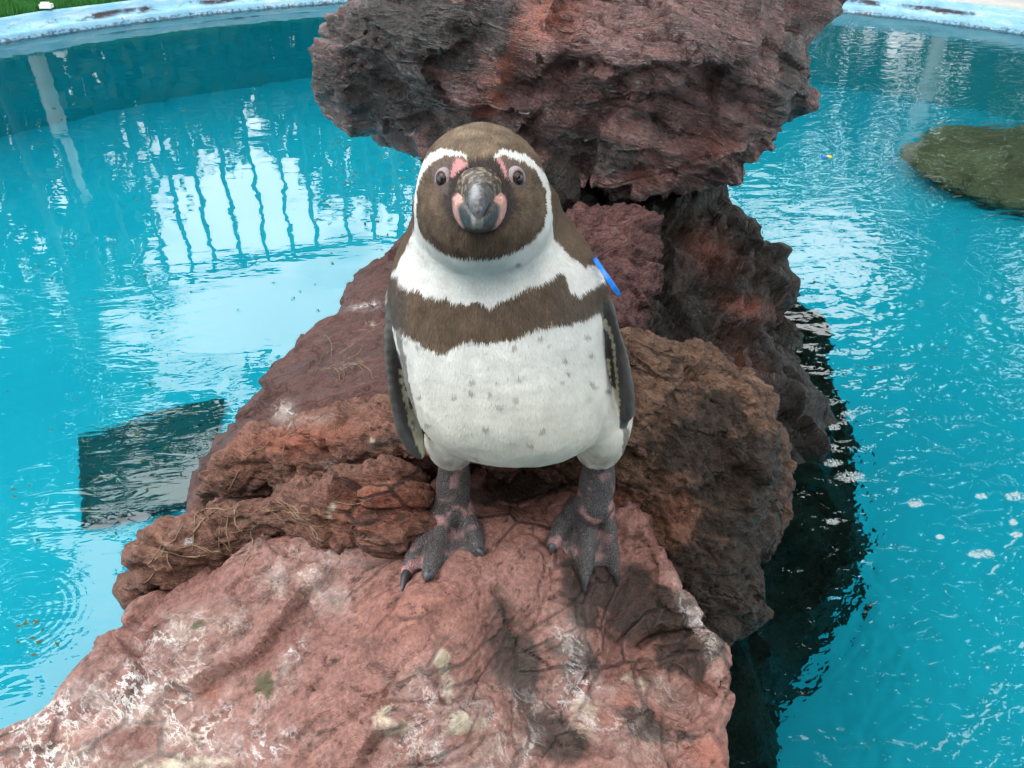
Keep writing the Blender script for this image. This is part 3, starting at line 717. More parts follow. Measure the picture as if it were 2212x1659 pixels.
# far rock under water at the right
cs = under(2225, 348, -1.34)
g = 0.02; ax = [np.arange(-0.75, 0.76, g), np.arange(-0.6, 0.61, g), np.arange(-0.35, 0.36, g)]
X, Y, Z = np.meshgrid(*ax, indexing='ij')
f = (np.sqrt((X / 0.60) ** 2 + (Y / 0.45) ** 2 + (Z / 0.17) ** 2) - 1) * 0.3
P, Q, n = polygonise(f, np.array([-0.75, -0.6, -0.35]), g)
P = P + cs
rock('sunken_rock', P, Q, n, lambda p, n: 0.06 * fbm(p * 3, 4), M_sunk, 'pale brown rock lying on the pool floor at the upper right', {})

_bvh = {}
def hit(u, v, which=None):
    """the nearest rock surface on a line of sight (used to stand things on the rocks)"""
    best = None
    d = ray(u, v); d = Vector(d / np.linalg.norm(d))
    for (o, P, Q) in ROCKS:
        if which and o.name not in which: continue
        if o.name not in _bvh:
            _bvh[o.name] = BVHTree.FromPolygons([tuple(p) for p in P], [tuple(q) for q in Q.tolist()])
        r = _bvh[o.name].ray_cast(Vector((0, 0, H)), d)
        if r[0] is not None and (best is None or r[3] < best[2]): best = (np.array(r[0]), np.array(r[1]), r[3])
    return best

# ------------------------------------------------------------------ water
t = NT('pool_water'); c = t.pos()
sx = t.add('ShaderNodeSeparateXYZ'); t.link(c, sx.inputs[0])
px_, py_ = sx.outputs[0], sx.outputs[1]
right = t.step(t.math('ADD', px_, t.math('MULTIPLY', t.math('SUBTRACT', t.noise(c, 1.2, 3), 0.5), 0.5)), 0.05, 0.85)
near = t.step(py_, 2.3, 0.9)
leftmid = t.math('MULTIPLY', t.step(py_, 2.3, 1.7), t.step(px_, -0.45, -0.95))
# long lazy swell, ripples, chop
swell = t.math('MULTIPLY', t.noise(t.mapping(c, (1, 1.5, 1), (0, 0, 20)), 3.4, 2, 0.45, 0.3), 0.0042)
rip = t.math('MULTIPLY', t.noise(t.mapping(c, (0.8, 2.4, 1), (0, 0, -8)), 9.0, 3, 0.5, 0.4), 0.0030)
chop = t.noise(t.mapping(c, (1.0, 1.35, 1), (0, 0, -25)), 13.0, 2, 0.5, 0.2)
fine = t.noise(t.mapping(c, (1.0, 1.3, 1), (0, 0, -30)), 46.0, 2, 0.5, 0.3)
k_rip = t.math('ADD', 0.10, t.math('ADD', t.math('MULTIPLY', leftmid, 0.45), t.math('MULTIPLY', right, 0.45)))
hgt = t.math('ADD', t.math('MULTIPLY', swell, 0.42), t.math('MULTIPLY', rip, k_rip))
k_ch = t.math('MULTIPLY', right, t.math('ADD', 0.12, t.math('MULTIPLY', near, 0.88)))
hgt = t.math('ADD', hgt, t.math('MULTIPLY', t.math('MULTIPLY', chop, 0.0150), k_ch))
hgt = t.math('ADD', hgt, t.math('MULTIPLY', t.math('MULTIPLY', fine, 0.0042), t.math('MULTIPLY', k_ch, near)))
# small ring waves spreading at the lower left
def rings(cx, cy, wl, amp, rad):
    vm = t.add('ShaderNodeVectorMath', operation='DISTANCE'); t.link(c, vm.inputs[0]); vm.inputs[1].default_value = (cx, cy, 0)
    d = vm.outputs['Value']
    return t.math('MULTIPLY', t.math('MULTIPLY', t.math('SINE', t.math('MULTIPLY', d, 2 * math.pi / wl)), amp), t.step(d, rad, rad * 0.4))
q1 = at_z(40, 1330, 0); q2 = at_z(30, 1500, 0)
hgt = t.math('ADD', hgt, rings(q1[0], q1[1], 0.013, 0.000026, 0.16))
hgt = t.math('ADD', hgt, rings(q2[0], q2[1], 0.02, 0.000035, 0.12))
bmp = t.bump(hgt, 1.0, 1.0)
fr = t.add('ShaderNodeFresnel'); fr.inputs['IOR'].default_value = 1.64; t.link(bmp, fr.inputs['Normal'])
rf = t.add('ShaderNodeBsdfRefraction'); rf.inputs['Color'].default_value = (0.62, 0.98, 1.0, 1); rf.inputs['IOR'].default_value = 1.33; rf.inputs['Roughness'].default_value = 0.0
t.link(bmp, rf.inputs['Normal'])
gl = t.add('ShaderNodeBsdfGlossy'); gl.inputs['Roughness'].default_value = 0.0; t.link(bmp, gl.inputs['Normal'])
ms = t.add('ShaderNodeMixShader'); t.link(fr.outputs[0], ms.inputs[0]); t.link(rf.outputs[0], ms.inputs[1]); t.link(gl.outputs[0], ms.inputs[2])
t.link(ms.outputs[0], t.out.inputs['Surface'])
V = np.array([(PC[0] + math.sin(a) * r, PC[1] + math.cos(a) * r, 0.0) for r in (0.001, 1.5, 3, PR - 0.012) for a in th])
Q = np.array([(k * 192 + i, k * 192 + (i + 1) % 192, (k + 1) * 192 + (i + 1) % 192, (k + 1) * 192 + i) for k in range(3) for i in range(192)])
if normals(V, Q)[5, 2] < 0: Q = Q[:, ::-1].copy()
tag(mesh_obj('water', V, Q, t.m, origin=np.array([PC[0], PC[1], 0])), kind='structure')

# ------------------------------------------------------------------ small geometry kit
class MB:
    def __init__(s): s.v = []; s.f = []
    def add(s, V, Fc):
        b = len(s.v); s.v += [tuple(p) for p in V]; s.f += [tuple(i + b for i in f) for f in Fc]; return s
    def tube(s, pts, rad, n=8, cap=True):
        pts = [np.asarray(p, float) for p in pts]; m = len(pts)
        rad = [rad] * m if np.isscalar(rad) else list(rad)
        V = []; ref = np.array([0.31, 0.22, 0.93])
        for i, p in enumerate(pts):
            d = pts[min(i + 1, m - 1)] - pts[max(i - 1, 0)]; d = d / (np.linalg.norm(d) + 1e-12)
            a = np.cross(d, ref); a /= np.linalg.norm(a) + 1e-12; b = np.cross(d, a)
            for k in range(n):
                w = 2 * math.pi * k / n
                V.append(p + rad[i] * (math.cos(w) * a + math.sin(w) * b))
        Fc = [(i * n + k, i * n + (k + 1) % n, (i + 1) * n + (k + 1) % n, (i + 1) * n + k) for i in range(m - 1) for k in range(n)]
        if cap: Fc += [tuple(range(n))[::-1], tuple((m - 1) * n + k for k in range(n))]
        return s.add(V, Fc)
    def box(s, c, ax, ay, az):
        c, ax, ay, az = [np.asarray(q, float) for q in (c, ax, ay, az)]
        V = [c + i * ax + j * ay + k * az for i in (-1, 1) for j in (-1, 1) for k in (-1, 1)]
        return s.add(V, [(0, 1, 3, 2), (4, 6, 7, 5), (0, 4, 5, 1), (2, 3, 7, 6), (0, 2, 6, 4), (1, 5, 7, 3)])
    def build(s, name, mat, parent=None, smooth=False): return mesh_obj(name, np.array(s.v), s.f, mat, parent, smooth=smooth)

# ------------------------------------------------------------------ turf, fence, trees round the pool
turf_m = plain('turf_green', (0.035, 0.17, 0.030), 0.7, 0.3, 0.5, 60, 0.3)
rr = np.random.default_rng(5)
N = 26000
a = rr.uniform(-0.86, -0.30, N); r = PR + 0.115 + rr.random(N) ** 1.3 * 0.9
hh = rr.uniform(0.025, 0.06, N); x = PC[0] + np.sin(a) * r; y = PC[1] + np.cos(a) * r
w = rr.uniform(0.003, 0.006, N); an = rr.uniform(0, 6.28, N); lean = rr.normal(0, 0.012, (N, 2))
V = np.empty((N, 3, 3)); V[:, 0] = np.c_[x - np.cos(an) * w, y - np.sin(an) * w, np.full(N, 0.08)]; V[:, 1] = np.c_[x + np.cos(an) * w, y + np.sin(an) * w, np.full(N, 0.08)]
V[:, 2] = np.c_[x + lean[:, 0], y + lean[:, 1], 0.08 + hh]
tag(mesh_obj('turf', V.reshape(-1, 3), np.arange(3 * N).reshape(N, 3), turf_m, smooth=False), 'bright green artificial turf behind the kerb at the upper left', 'turf', kind='stuff')
V, Q = ring_mesh([(PR + 0.113, 0.084), (PR + 0.8, 0.084), (PR + 1.3, 0.084)], 48, -0.88, -0.28)
tag(mesh_obj('lawn', V, Q[:, ::-1].copy(), plain('turf_base', (0.02, 0.085, 0.02), 0.9, 0.1, 0.4, 40)), kind='structure')
p = at_z(100, 12, 0.12)
b = MB(); b.box(p, (0.03, 0, 0), (0, 0.02, 0), (0, 0, 0.010)); b.box(p + np.array([0, -0.006, 0.013]), (0.02, 0, 0), (0, 0.01, 0), (0, 0, 0.006))
tag(b.build('fixing_block', plain('chalky_white', (0.7, 0.7, 0.66), 0.8, 0.2, 0.2)), 'small white block at the edge of the green turf behind the kerb', 'block')

FR = PR + 1.0
def rim_pt(az, R_, z): return np.array([PC[0] + math.sin(az) * R_, PC[1] + math.cos(az) * R_, z])
metal = plain('fence_paint', (0.025, 0.045, 0.045), 0.5, 0.4, 0.1)
fe = empty('railing', rim_pt(-0.45, FR, 0.1), 'dark metal railing beyond the pool, mirrored in the still water at left', 'railing')
def z_ref(u, v, R_):
    d = ray(u, v); h = d[:2] / np.hypot(*d[:2]); o = -PC; bq = o @ h
    L = -bq + math.sqrt(bq * bq - (o @ o - R_ * R_)); q = h * L - PC
    return -H + L * -d[2] / np.hypot(d[0], d[1]), math.atan2(q[0], q[1])
ztop, _ = z_ref(620, 545, FR)
for z, rad, nm in ((ztop, 0.045, 'top_rail'), (0.85, 0.014, 'lower_rail')):
    b = MB(); b.tube([rim_pt(w, FR, z) for w in np.linspace(-0.80, 0.12, 40)], rad, 8); b.build(nm, metal, fe, True)
u_bars = [100, 178, 255, 325, 385, 440, 503, 563, 620, 677, 745, 805, 862, 925]
for u in u_bars:
    _, az = z_ref(u, 460, FR)
    b = MB(); b.tube([rim_pt(az, FR, 0.85 if u not in (100, 862) else 0.08), rim_pt(az, FR, ztop)], 0.019 if u not in (100, 862) else 0.03, 8); b.build('bar', metal, fe, True)

pale = plain('pale_post_paint', (0.52, 0.56, 0.56), 0.6, 0.3, 0.1)
for u, lab in ((2012, 'pale post mirrored as a light stripe in the water at the upper right'), (88, 'pale post mirrored as a light stripe in the water at the far upper left'), (838, 'pale post mirrored in the water next to the boulder')):
    _, az = z_ref(u, 150, FR + 0.5)
    b = MB(); b.tube([rim_pt(az, FR + 0.5, 0.1), rim_pt(az, FR + 0.5, 1.5)], 0.055, 12); b.tube([rim_pt(az, FR + 0.5, 1.5), rim_pt(az, FR + 0.5, 1.53)], 0.065, 12)
    tag(b.build('post', pale, None, True), lab, 'post')

leaf_ms = []
for k, cc in enumerate([(0.030, 0.062, 0.020), (0.040, 0.075, 0.022), (0.022, 0.050, 0.020)]):
    t = NT('leaf_green_%s' % 'abc'[k]); oi = t.add('ShaderNodeNewGeometry').outputs['Random Per Island']
    hs = t.add('ShaderNodeHueSaturation'); hs.inputs['Color'].default_value = (*cc, 1); t.link(t.math('MULTIPLY_ADD', oi, 0.8, 0.6), hs.inputs['Value'])
    leaf_ms.append(t.principled(hs.outputs[0], 0.5, 0.4))
bark = plain('bark', (0.07, 0.05, 0.035), 0.9, 0.2, 0.3, 25, 0.8)
def tree(name, base, blobs, nleaf, size, seed, label, cat='tree', mat=0, trunk_r=0.12):
    """tapered trunk, a limb to each clump, and leaf-sized faces spread through the clumps"""
    rr = np.random.default_rng(seed); base = np.asarray(base, float)
    e = empty(name, base, label, cat)
    b = MB(); top = np.mean([q[0] for q in blobs], axis=0); fork = base + (top - base) * 0.45; fork[:2] = base[:2] + (top[:2] - base[:2]) * 0.15
    b.tube([base, base + (fork - base) * 0.5 + rr.normal(0, 0.03, 3), fork], [trunk_r, trunk_r * 0.8, trunk_r * 0.6], 9)
    for (c, r) in blobs:
        c = np.array(c, float); mid = (fork + c) / 2 + rr.normal(0, 0.12, 3)
        b.tube([fork, mid, c], [trunk_r * 0.45, trunk_r * 0.28, trunk_r * 0.1], 6)
        for _ in range(5):
            q = rr.normal(size=3); q /= np.linalg.norm(q); b.tube([(mid + c) / 2, c + q * np.array(r) * 0.8], [trunk_r * 0.12, trunk_r * 0.03], 4)
    b.build('trunk', bark, e, True)
    vol = np.array([np.prod(r) ** 0.72 for (_, r) in blobs]); cnt = (nleaf * vol / vol.sum()).astype(int)
    L = []
    for (c, r), m in zip(blobs, cnt):
        ncl = max(6, m // 28); q = rr.normal(size=(ncl, 3)); q /= np.linalg.norm(q, axis=1)[:, None]; q *= rr.random((ncl, 1)) ** 0.45
        cl = np.asarray(c) + q * np.asarray(r)
        L.append(cl[rr.integers(0, ncl, m)] + rr.normal(0, 0.10 * np.cbrt(np.prod(r)) + size * 0.5, (m, 3)))
    L = np.concatenate(L); m = len(L)
    a = rr.normal(size=(m, 3)); a /= np.linalg.norm(a, axis=1)[:, None]
    bb = np.cross(a, rr.normal(size=(m, 3))); bb /= np.linalg.norm(bb, axis=1)[:, None]
    s = size * rr.uniform(0.6, 1.2, m)[:, None]
    V = np.stack([L - a * s, L + bb * s * 0.42, L + a * s, L - bb * s * 0.42], 1).reshape(-1, 3)
    mesh_obj('crown', V, np.arange(4 * m).reshape(m, 4), leaf_ms[mat], e, smooth=False)
    return e
def polar(az_deg, dist, z): return (math.sin(math.radians(az_deg)) * dist, math.cos(math.radians(az_deg)) * dist, z)
rt = np.random.default_rng(3)
# the row of bushy trees behind the railing
for k, (az, dist, ht, wd) in enumerate([(-52, 8.0, 5.6, 1.2), (-43, 8.4, 5.0, 1.2), (-35, 8.6, 4.5, 1.1), (-28, 8.8, 3.5, 0.9), (-21.5, 9.0, 2.0, 0.8), (-15, 9.2, 2.2, 0.85), (-8.5, 9.2, 3.0, 0.85), (-2, 9.0, 3.6, 1.0), (7, 9.0, 3.2, 1.2), (18, 9.0, 2.9, 1.3), (29, 9.0, 3.3, 1.3), (40, 8.6, 3.6, 1.3)]):
    blobs = [((polar(az + rt.uniform(-2, 2), dist, 0)[0], polar(az, dist, 0)[1], ht * f_ + 0.1), (wd * w_, wd * w_, ht * 0.26)) for f_, w_ in ((0.28, 1.0), (0.55, 0.95), (0.78, 0.6))]
    tree('bushy_tree', polar(az, dist, 0.1), blobs, 2600, 0.12, 40 + k, 'bushy green tree of the row behind the railing, mirrored dark in the water', mat=k % 3)['group'] = 'row of trees beyond the pool'
# the overhanging tree at the left
bl = [(polar(az, d, z - 0.65), (r, r, r * 0.6)) for az, d, z, r in ((-36, 6.6, 4.4, 0.55), (-30, 6.4, 4.3, 0.30), (-25, 6.2, 3.9, 0.32), (-31, 6.0, 4.9, 0.34), (-40, 6.4, 5.2, 0.5), (-20, 6.3, 3.75, 0.2), (-46, 6.6, 4.6, 0.7), (-27, 5.6, 4.75, 0.25), (-42, 6.4, 3.6, 0.8), (-36, 6.4, 3.5, 0.55), (-46, 6.2, 5.4, 0.6), (-32, 6.2, 3.4, 0.4), (-23, 6.2, 4.5, 0.25), (-50, 6.4, 3.4, 0.9))]
tree('overhanging_tree', polar(-52, 7.2, 0.1), bl, 6500, 0.10, 91, 'thin tree leaning over the pool, its leaf sprays mirrored left of the rocks', mat=2, trunk_r=0.14)
# big shade tree at right; two unseen ones added behind to cut skylight
def shade(name, base, azr, elr, nb, nl, seed, label):
    q = np.random.default_rng(seed); bl = []
    for k in range(nb):
        az = math.radians(q.uniform(*azr)); el = math.radians(q.uniform(*elr)); d = q.uniform(6.5, 8.5)
        bl.append(((math.sin(az) * math.cos(el) * d, math.cos(az) * math.cos(el) * d, math.sin(el) * d), (1.35, 1.35, 1.0)))
    return tree(name, base, bl, nl, 0.24, seed, label, mat=1, trunk_r=0.3)
shade('shade_tree', polar(48, 7.4, 0.1), (12, 54), (25, 62), 21, 17000, 77, 'big leafy shade tree over the right side of the pool, mirrored in the rippled water')
shade('added_shade_tree_right', polar(120, 7.6, 0.1), (95, 165), (12, 48), 20, 14000, 78, 'unseen leafy tree added behind the viewer on the right to block sky light')
shade('added_shade_tree_left', polar(215, 7.6, 0.1), (170, 232), (8, 38), 20, 13000, 79, 'unseen leafy tree added behind the viewer on the left to block sky light')

# ------------------------------------------------------------------ the penguin
# body stations: photo row, left edge, right edge, distance of the axis, half depth front to back
ST = [(425, 925, 1165, 0.800, 0.045), (470, 893, 1222, 0.797, 0.062), (520, 862, 1268, 0.790, 0.080), (570, 846, 1290, 0.783, 0.092), (620, 842, 1296, 0.778, 0.101), (680, 852, 1302, 0.773, 0.110),
      (740, 866, 1304, 0.770, 0.118), (790, 878, 1308, 0.768, 0.122), (822, 886, 1313, 0.768, 0.122), (850, 896, 1316, 0.772, 0.118), (876, 912, 1312, 0.776, 0.109), (900, 938, 1296, 0.782, 0.094), (919, 980, 1264, 0.787, 0.070), (933, 1040, 1210, 0.79, 0.03)]
zs, cx, hx, cy, hy = [], [], [], [], []
for (v, l, r, Y, ry) in ST:
    a, b = at_y(l, v, Y), at_y(r, v, Y)
    zs.append(a[2]); cx.append((a[0] + b[0]) / 2); hx.append((b[0] - a[0]) / 2); cy.append(Y); hy.append(ry)
zs, cx, hx, cy, hy = [np.array(q)[::-1] for q in (zs, cx, hx, cy, hy)]
HEADC = at_y(1043, 412, 0.735)
def toe_line(pts, rads, lift=0.75):
    """points on the rock under photo points, raised by the toe's own radius"""
    out = []
    for (u, v), r in zip(pts, rads):
        h = hit(u, v, ('guano_rock',))
        out.append(h[0] + np.array([0, -0.25, 0.97]) * r * lift)
    return out
def zf(u, v): return (795.5 + .38684 * u, 674.8 + .38684 * v)
TOES, LEGS, WEBS, CLAWS = [], [], [], []
footdef = [
    # left foot in the picture: toes (root, middle, end, claw tip)
    dict(leg=[(981, 985), (980, 1040), (976, 1095)], legY=[0.786, 0.784, 0.778], legr=[0.0190, 0.0205, 0.0235],
         toes=[[(942, 1118), (918, 1165), (893, 1210), (880, 1243)], [(962, 1120), (948, 1178), (936, 1215), (926, 1246)], [(1006, 1118), (1022, 1150), (1030, 1180), (1034, 1196)]],
         claws=[(868, 1277), (921, 1259), (1042, 1202)]),
    dict(leg=[(1296, 985), (1290, 1040), (1283, 1090)], legY=[0.786, 0.784, 0.776], legr=[0.0195, 0.0215, 0.0245],
         toes=[[(1243, 1102), (1214, 1138), (1200, 1165), (1194, 1183)], [(1266, 1115), (1267, 1170), (1265, 1215), (1263, 1245)], [(1303, 1100), (1313, 1150), (1320, 1200), (1326, 1236)]],
         claws=[(1189, 1199), (1262, 1284), (1334, 1267)]),
]
caps = []      # tapered capsules: (a, b, ra, rb, blend, part code)
webs = []
for fd in footdef:
    L = [at_y(u, v, Y) for (u, v), Y in zip(fd['leg'], fd['legY'])]
    tl = []
    for k, tp in enumerate(fd['toes']):
        rad = [0.0128, 0.0124, 0.0112, 0.0094] if k == 1 else [0.0120, 0.0116, 0.0104, 0.0088]
        P = toe_line(tp, rad); tl.append(P)
        for i in range(3): caps.append((P[i], P[i + 1], rad[i], rad[i + 1], 0.0035))
        caps.append((L[-1] + np.array([0, 0.004, -0.006]), P[0], fd['legr'][2] * 0.78, rad[0] * 1.05, 0.010))
        cl = hit(*fd['claws'][k], ('guano_rock',))[0] + np.array([0, -0.001, 0.0015])
        CLAWS.append((P[3], cl, rad[3]))
    for i in range(2): caps.append((L[i], L[i + 1], fd['legr'][i], fd['legr'][i + 1], 0.008))
    heel = L[-1] + np.array([0, 0.030, -0.030]); caps.append((L[-1] + np.array([0, 0.012, -0.012]), heel, 0.011, 0.008, 0.008))
    # the small hind toe on the inner side
    sgn = 1 if fd['leg'][0][0] < 1100 else -1
    caps.append((L[-1] + np.array([sgn * 0.010, 0, 0.012]), L[-1] + np.array([sgn * 0.020, 0.002, -0.004]), 0.007, 0.0065, 0.006))
    for k in range(2):
        webs.append((tl[k], tl[k + 1]))
def flipper(px, Ys, wid, sgn):
    P = np.array([at_y(u, v, Y) for (u, v), Y in zip(px, Ys)])
    tt = np.linspace(0, 1, len(P)); t2 = np.linspace(0, 1, 26)
    return np.c_[[np.interp(t2, tt, P[:, k]) for k in range(3)]].T, np.interp(t2, tt, wid), sgn
FL = [flipper([(864, 600), (860, 650), (862, 740), (869, 830), (882, 905), (898, 955), (908, 983)], [0.785, 0.778, 0.765, 0.752, 0.742, 0.736, 0.732], [0.018, 0.021, 0.024, 0.024, 0.021, 0.016, 0.007], -1),
      flipper([(1282, 590), (1302, 650), (1322, 725), (1334, 795), (1342, 850), (1346, 885), (1347, 903)], [0.785, 0.778, 0.768, 0.760, 0.754, 0.75, 0.748], [0.018, 0.021, 0.024, 0.024, 0.021, 0.015, 0.007], 1)]
def wide_axis(sgn): # from the leading (outer, near) edge to the trailing edge
    w = np.array([-sgn * 0.52, 0.82, 0.12]); return w / np.linalg.norm(w)
lo = np.array([-0.165, 0.56, 0.20]); hi = np.array([0.17, 0.98, 0.88]); hvox = 0.0027
nn = ((hi - lo) / hvox).astype(int)
GX, GY, GZ = np.meshgrid(*[lo[k] + hvox * np.arange(nn[k]) for k in range(3)], indexing='ij')
def smin(a, b, k):
    hh = np.clip(0.5 + 0.5 * (b - a) / k, 0, 1); return b * (1 - hh) + a * hh - k * hh * (1 - hh)
def ell(c, r):
    q = np.sqrt(((GX - c[0]) / r[0]) ** 2 + ((GY - c[1]) / r[1]) ** 2 + ((GZ - c[2]) / r[2]) ** 2)
    return (q - 1) * min(r)
from_z = lambda a: np.interp(GZ[0, 0], zs, a)
def smooth1(a): return np.convolve(np.pad(a, 9, 'edge'), np.ones(19) / 19, 'valid')
Cx, Hx, Cy, Hy = [smooth1(from_z(a)) for a in (cx, hx, cy, hy)]
zc = GZ[0, 0]
rr2 = np.sqrt(((np.abs(GX - Cx) / Hx) ** 2.2 + (np.abs(GY - Cy) / Hy) ** 2.2)) ** (2 / 2.2)
body = (rr2 - 1) * np.minimum(Hx, Hy) * 0.9
body = np.maximum(body, np.maximum(zs[0] - GZ, GZ - zs[-1]))
# head, throat, nape, thighs, tail
head = ell(HEADC, (0.0585, 0.066, 0.060))
head = smin(head, ell(HEADC + np.array([0.000, -0.012, -0.024]), (0.056, 0.058, 0.048)), 0.02)
head = smin(head, ell(HEADC + np.array([0.0, -0.050, -0.014]), (0.026, 0.028, 0.022)), 0.025)
f = smin(body, head, 0.030)
neck = ell(at_y(1052, 480, 0.770), (0.066, 0.062, 0.075)); f = smin(f, neck, 0.03)
for (u, v, Y, r) in ((974, 925, 0.778, (0.036, 0.042, 0.046)), (1298, 905, 0.775, (0.036, 0.044, 0.052)), (1295, 955, 0.783, (0.027, 0.030, 0.030)), (980, 958, 0.785, (0.027, 0.030, 0.028))):
    f = smin(f, ell(at_y(u, v, Y), r), 0.018)
tb = at_y(1120, 960, 0.87); f = smin(f, ell(np.array([0.012, 0.895, 0.40]), (0.045, 0.045, 0.07)), 0.03)
def region(a, b, pad):
    l = np.maximum(((np.minimum(a, b) - pad - lo) / hvox).astype(int), 0); h_ = np.minimum(((np.maximum(a, b) + pad - lo) / hvox).astype(int) + 1, nn)
    return tuple(slice(l[k], h_[k]) for k in range(3))
for (a, b, ra, rb, k) in caps:
    s = region(a, b, max(ra, rb) + 0.016)
    X, Y, Z = GX[s], GY[s], GZ[s]; ab = b - a; l2 = ab @ ab + 1e-12
    tt = np.clip(((X - a[0]) * ab[0] + (Y - a[1]) * ab[1] + (Z - a[2]) * ab[2]) / l2, 0, 1)
    d = np.sqrt((X - a[0] - tt * ab[0]) ** 2 + (Y - a[1] - tt * ab[1]) ** 2 + (Z - a[2] - tt * ab[2]) ** 2) - (ra + tt * (rb - ra))
    f[s] = smin(f[s], d, k)
for (ta, tb2) in webs:                                    # skin between the toes
    for i in range(3):
        for j in np.linspace(0.0, 1.0, 9):
            a = ta[i] * (1 - j) + tb2[i] * j; b = ta[i + 1] * (1 - j) + tb2[i + 1] * j
            sag = 0.0070 * math.sin(math.pi * j)
            if i == 2: kk_ = 0.35 * math.sin(math.pi * j); b = a * (0.25 + kk_) + b * (0.75 - kk_)
            a = a - np.array([0, 0, sag]); b = b - np.array([0, 0, sag])
            s = region(a, b, 0.012); X, Y, Z = GX[s], GY[s], GZ[s]; ab = b - a; l2 = ab @ ab + 1e-12
            tt = np.clip(((X - a[0]) * ab[0] + (Y - a[1]) * ab[1] + (Z - a[2]) * ab[2]) / l2, 0, 1)
            d = np.sqrt((X - a[0] - tt * ab[0]) ** 2 + (Y - a[1] - tt * ab[1]) ** 2 + (Z - a[2] - tt * ab[2]) ** 2) - 0.0034
            f[s] = smin(f[s], d, 0.0022)
for (P, wd, sgn) in FL:
    wa = wide_axis(sgn); g_ = np.full(f.shape, 9.0)
    for i in range(len(P) - 1):
        a, b = P[i], P[i + 1]; s = region(a, b, wd[i] + 0.02)
        X, Y, Z = GX[s] - a[0], GY[s] - a[1], GZ[s] - a[2]; ab = b - a; l2 = ab @ ab
        tt = np.clip((X * ab[0] + Y * ab[1] + Z * ab[2]) / l2, 0, 1)
        qx, qy, qz = X - tt * ab[0], Y - tt * ab[1], Z - tt * ab[2]
        w = wd[i] + tt * (wd[i + 1] - wd[i]); along = qx * wa[0] + qy * wa[1] + qz * wa[2]
        al = np.clip(along, -(w - 0.005), w - 0.005)
        d = np.sqrt((qx - al * wa[0]) ** 2 + (qy - al * wa[1]) ** 2 + (qz - al * wa[2]) ** 2) - (0.0058 - 0.0022 * (al / np.maximum(w, .004) + 1) / 2)
        g_[s] = np.minimum(g_[s], d)
    f = smin(f, g_, 0.006)
f = blur(f, 1)
BP, BQ, BN = polygonise(f, lo, hvox)
# keep the one connected skin; relax the voxel steps
for _ in range(6):
    acc = np.zeros_like(BP); cnt = np.zeros(len(BP))
    for k in range(4):
        i, j = BQ[:, k], BQ[:, (k + 1) % 4]
        np.add.at(acc, i, BP[j]); np.add.at(acc, j, BP[i]); np.add.at(cnt, i, 1); np.add.at(cnt, j, 1)
    BP = BP * 0.45 + 0.55 * acc / cnt[:, None]
BN = normals(BP, BQ)
# soft unevenness of a full plumage
soft = sstep(0.37, 0.44, BP[:, 2])
BP = BP + BN * (soft * (0.0024 * fbm(BP * np.array([17, 17, 12]), 2) + 0.0005 * fbm(BP * np.array([26, 26, 50]) + 4, 2)))[:, None]
BN = normals(BP, BQ)

# which part of the skin is foot, flipper or feathers
leg_top = [at_y(981, 980, 0.785)[2], at_y(1296, 977, 0.785)[2]]
def parts_of(P):
    foot = np.zeros(len(P)); flip = np.zeros(len(P)); al = np.zeros(len(P)); side = np.zeros(len(P)); tlong = np.zeros(len(P))
    edge = 0.009 * perlin(P * 130)
    for x0, x1, zt in ((-0.2, 0.02, leg_top[0]), (0.02, 0.2, leg_top[1])):
        m = (P[:, 0] > x0) & (P[:, 0] <= x1) & (P[:, 2] < zt + edge) & (P[:, 1] < 0.87)
        cxl = np.array([c[0] for c in ((at_y(981, 1012, 0.785),) if x1 < 0.1 else (at_y(1296, 1008, 0.785),))])
        near = np.hypot(P[:, 0] - cxl[0], P[:, 1] - 0.785) < 0.030
        m &= near | (P[:, 2] < zt - 0.045)
        foot[m] = 1
    for (C, wd, sgn) in FL:
        wa = wide_axis(sgn)
        D = np.full(len(P), 9.0); I = np.zeros(len(P), int)
        for i in range(len(C)):
            q = P - C[i]; d = np.sqrt(np.maximum((q * q).sum(1) - 0.985 * (q @ wa) ** 2, 0)); m = d < D; D = np.where(m, d, D); I = np.where(m, i, I)
        q = P - C[I]; a_ = (q @ wa) / wd[I]; th_ = np.cross(wa, C[-1] - C[0]); th_ /= np.linalg.norm(th_)
        m = (D < 0.0105) & (np.abs(a_) < 1.25) & (I > 2) & ((np.abs(q @ th_) < 0.0095))
        flip[m] = 1; al[m] = a_[m]; side[m] = (q @ th_)[m] * (1 if th_[0] * -sgn > 0 else -1); tlong[m] = I[m] / 25.0
    return foot, flip, al, side, tlong

def zh(a, b): return (795.5 + .29757 * a, 235.9 + .29757 * b)      # points read off an enlarged view of the head
def strip(pts, P, uv):
    """distance in photo pixels to a polyline of varying width: <1 inside"""
    u, v = uv; best = np.full(len(P), 99.0)
    for (a, b, w0), (c, d, w1) in zip(pts[:-1], pts[1:]):
        ex, ey = c - a, d - b; t_ = np.clip(((u - a) * ex + (v - b) * ey) / (ex * ex + ey * ey), 0, 1)
        best = np.minimum(best, np.hypot(u - a - t_ * ex, v - b - t_ * ey) / (w0 + t_ * (w1 - w0)))
    return best
def in_poly(poly, u, v): return poly_dist(poly, u, v)
Z3 = lambda L: [(*zh(a, b), w * .29757 * 0.82) for a, b, w in L]
BROW = [Z3([(690, 350, 16), (620, 325, 27), (540, 318, 33), (480, 342, 36), (425, 395, 36), (385, 455, 30), (362, 530, 17), (350, 620, 12), (344, 700, 12), (345, 780, 14), (350, 860, 22), (360, 960, 30)]),
        Z3([(915, 355, 14), (980, 322, 26), (1060, 328, 31), (1120, 355, 31), (1180, 398, 29), (1240, 452, 29), (1278, 520, 22), (1296, 600, 18), (1306, 680, 20), (1312, 760, 25), (1306, 840, 36), (1310, 920, 40)])]
